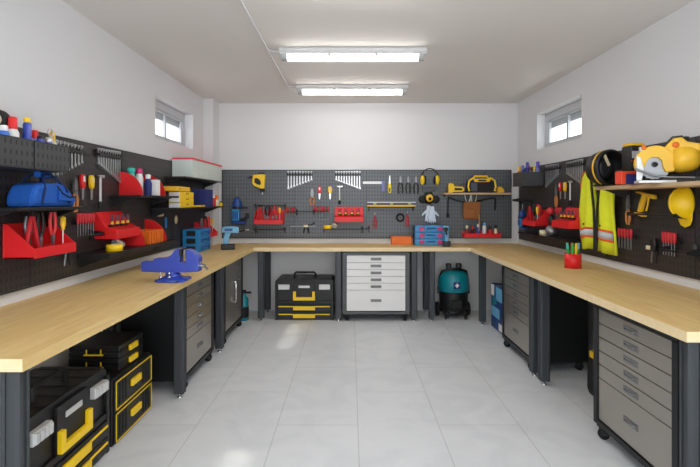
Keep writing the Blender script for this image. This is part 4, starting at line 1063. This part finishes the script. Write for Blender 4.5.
def box_stack():
    r = empty('battery_charger')
    MB().bb(-.05, .05, -.06, .06, 0, .28).build('body', blk, r, .008)
    MB().bb(-.045, .03, -.066, -.0605, .19, .24).build('label', mat('grey_label', (176, 178, 184), .5), r, .002)
    MB().bb(-.045, .03, -.066, -.0605, .11, .155).build('vent', dgrey, r, .002)
    MB().bb(-.05, .05, -.05, .05, .2805, .30).build('yellow_top', yelo, r, .004)
    MB().tube([(-.05, -.062, .17), (.05, -.062, .17)], .004, 6).build('red_stripe', redd, r); return r
put(use('chg', box_stack, 'black upright charger with grey label behind the red box', 'charger'), 2.045, 3.38, sh, 0)
def rbbox():
    r = empty('laser_level')
    MB().bb(-.05, .05, -.04, .04, 0, .09).build('case', mat('orange_red_plastic', (235, 70, 40), .4), r, .006)
    MB().bb(-.02, .05, -.043, -.0405, .0, .07).build('blue_front', navy, r, .002)
    MB().bb(-.045, .045, -.03, .03, .0905, .10).build('top', blk, r, .002); return r
put(use('rb', rbbox, 'small orange-red and blue box on the wooden shelf', 'box'), 1.90, 3.23, sh, 0)
def saw():
    # blade faces -y; origin under the base
    r = empty('chop_saw')
    cz = .165
    pts = [(.15*math.cos(a), cz+.15*math.sin(a)) for a in [PI*(-.16+1.28*i/22) for i in range(23)]]
    pts += [(-.085, cz-.05), (-.072, cz-.01), (-.055, cz+.03), (-.02, cz+.052), (.02, cz+.050), (.048, cz+.02), (.055, cz-.03), (.075, cz-.075)]
    MB().prism(pts, 'y', -.035, .03).build('blade_guard', yelo, r, .006)
    n = 40; bl_ = [((.128 if i % 2 else .120)*math.cos(2*PI*i/n), cz-.008+(.128 if i % 2 else .120)*math.sin(2*PI*i/n)) for i in range(n)]
    MB().prism(bl_, 'y', -.012, -.009).build('blade', steeld, r)
    MB().lathe([(.022, -.03), (.024, -.012), (.0, -.011)], (0, 0, cz-.008), 18, 'y').lathe([(.0, -.036), (.012, -.036), (.012, -.028)], (0, 0, cz-.008), 12, 'y').build('arbor', blk, r)
    MB().prism([(-.14, .02), (-.10, .02), (-.085, .12), (-.11, .22), (-.14, .23)], 'y', -.045, -.036).build('grey_bracket', alum, r, .003)
    MB().bb(-.13, .14, -.08, .10, .0, .022).build('base_plate', alum, r, .003)
    MB().bb(.04, .30, -.07, .10, .0, .05).build('rear_base', blk, r, .006)
    MB().tube([(-.16, -.09, .12), (-.02, -.09, .06), (.08, -.09, .045), (.26, -.09, .04)], .009, 8).build('arm', steeld, r)
    MB().lathe([(.0, -.07), (.10, -.06), (.115, .0), (.11, .07), (.085, .12), (.0, .125)], (.19, .03, .20), 26, 'x').build('motor', yelo, r)
    MB().prism([(.06, .29), (.13, .37), (.19, .38), (.23, .34), (.32, .32), (.32, .25), (.26, .25), (.22, .27), (.19, .26), (.10, .23)], 'y', -.03, .03).build('handle', yelo, r, .012)
    MB().lathe([(.0, -.042), (.024, -.04), (.026, -.031)], (.145, 0, .315), 16, 'y').build('orange_button', orange, r)
    MB().tube([(.06, .0, .302), (.13, 0, .382), (.20, 0, .388)], .008, 8).build('lock_lever', dgrey, r)
    MB().lathe([(.0, -.05), (.018, -.048), (.02, -.036)], (-.085, 0, .30), 14, 'y').build('knob', orange, r)
    MB().bb(-.11, -.07, -.03, .03, .27, .31).build('guard_mount', alum, r, .004)
    m = MB(); 
    pts = []
    for i in range(60): t = i/59; a = t*2*PI*9; pts.append((.20+.06*t, .06+.022*math.cos(a), .37+.02*math.sin(a)))
    m.tube(pts, .004, 6).build('coiled_cord', dgrey, r)
    return r
o = put(use('saw', saw, 'yellow chop saw with round blade guard on the wooden shelf', 'saw'), 1.952, 3.00, sh, -.36); o.scale = (.76, .76, .76)
# below the shelf
place(use('snips', None, 'grey snips with wooden grips hanging on the right wall under the wooden shelf', 'snips'), 'R', 3.69, 1.515)
def yclamp():
    r = empty('hot_glue_gun')
    MB().prism([(-.10, .055), (.10, .025), (.105, -.005), (.07, .0), (.0, .02), (-.02, .03), (-.10, .045)], 'y', -.05, -.015).build('barrel', yelo, r, .005)
    MB().prism([(-.02, .045), (.02, .035), (-.02, -.03), (-.05, -.10), (-.085, -.10), (-.06, -.03)], 'y', -.048, -.017).build('grip', yelo, r, .006)
    MB().prism([(-.12, -.10), (-.02, -.115), (-.02, -.135), (-.12, -.115)], 'y', -.055, -.01).build('foot', yelo, r, .005)
    MB().tube([(.03, -.03, .01), (.02, -.03, -.04), (.0, -.03, -.09)], .007, 8).build('trigger', yelo, r); return r
place(use('ycl', yclamp, 'yellow glue gun hanging beside the hard hat on the right wall', 'glue gun'), 'R', 3.44, 1.485)
def helmet():
    r = empty('hard_hat')
    m = MB(); n = 28; vs = []; rings = 12
    for i in range(rings+1):
        t = i/rings*PI/2
        for j in range(n):
            a = 2*PI*j/n; rr = math.sin(t)
            vs.append((.105*rr*math.cos(a), -.125*math.cos(t)-.012, .125*rr*math.sin(a)))
    # inner skin
    k = len(vs); vs += [(v[0]*.95, (v[1]+.012)*.94-.012, v[2]*.95) for v in vs]
    fs = []
    for i in range(rings):
        for j in range(n):
            a, b, c, d = i*n+j, i*n+(j+1) % n, (i+1)*n+(j+1) % n, (i+1)*n+j; fs += [(a, b, c, d), (k+a, k+d, k+c, k+b)]
    for j in range(n): a, b = rings*n+j, rings*n+(j+1) % n; fs.append((a, b, k+b, k+a))
    MB().add(vs, fs, True).build('shell', yel, r)
    pts = [(-.085, -.07), (-.08, -.13), (-.055, -.17), (0, -.188), (.055, -.17), (.08, -.13), (.085, -.07), (.04, -.10), (0, -.108), (-.04, -.10)]
    MB().prism(pts, 'y', -.022, -.012).build('peak', yel, r, .004)
    MB().tube([(0, -.137, .0), (0, -.13, .055), (0, -.10, .09), (0, -.05, .118)], .008, 8).tube([(0, -.137, 0), (0, -.13, -.05), (0, -.10, -.09)], .008, 8).build('crest', yel, r)
    MB().ring((0, -.02, 0), .075, .006, 'y').build('inner_band', blks, r)
    return r
place(use('hat', helmet, 'yellow hard hat hanging peak down on the right wall', 'hard hat'), 'R', 3.06, 1.455).scale = (.76, .85, .86)
place(use('railH', rail(.52), 'black rail between the glue gun and the hard hat', 'rail'), 'R', 3.30, 1.37)
driver_set('R', 3.80, 1.25, 5, .20, 'low on the right wall under the snips')
place(use('sclamp', None, 'black spring clamp with cream pad low on the right wall', 'clamp'), 'R', 3.37, 1.19)
driver_set('R', 3.26, 1.255, 5, .14, 'low on the right wall under the hard hat')
place(use('railK', rail(.26), 'black rail low on the right wall below the hard hat', 'rail'), 'R', 3.05, 1.14)
place(use('bit', lambda: MB().lathe([(.0, 0), (.014, .004), (.014, .03), (.010, .04), (.014, .05), (.014, .085), (.0, .095)], (0, -.03, 0), 12).bb(-.004, .004, -.03, 0, .04, .05).build('chuck_key', dgrey), 'small black and steel tool hanging lowest on the right wall', 'tool'), 'R', 2.95, 1.105)
# pen cup
def cup():
    return MB().lathe([(.0, .004), (.060, .004), (.060, .122), (.066, .122), (.066, 0), (.0, 0)], (0, 0, 0), 28).build('pen_cup', redp)
cx, cy = 1.885, 3.96
put(use('cup', cup, 'red round pen cup standing on the right bench', 'cup'), cx, cy, .9005)
def pen(m_, cm):
    def f():
        r = empty('marker_pen')
        MB().cyl((0, 0, 0), (0, 0, .15), .011, n=10).build('barrel', m_, r); MB().cyl((0, 0, .1502), (0, 0, .20), .0125, .010, n=10).build('cap', cm, r); return r
    return f
for i, (x, y, mm, c2, lb, tx, ty) in enumerate(((-.025, .0, green, tealb, 'green marker with mint cap', .0, -.13), (-.01, -.02, green, green, 'green marker', .08, -.05), (.0, .015, yel, redp, 'yellow marker with red cap', 0, .0), (.01, -.02, yel, yel, 'yellow marker', .05, .03),
     (.025, .0, green, cyan2, 'green marker with pale blue cap', 0, .14), (.02, .02, blue, cyanb, 'blue marker', -.05, .20), (-.02, .02, cyan2, white, 'pale blue marker with white cap', -.05, -.08))):
    o = put(use(f'pen{i}', pen(mm, c2), f'{lb} standing in the red pen cup', 'marker'), cx+x*.95, cy+y*.95, .912); o.rotation_euler = (tx, ty, 0)
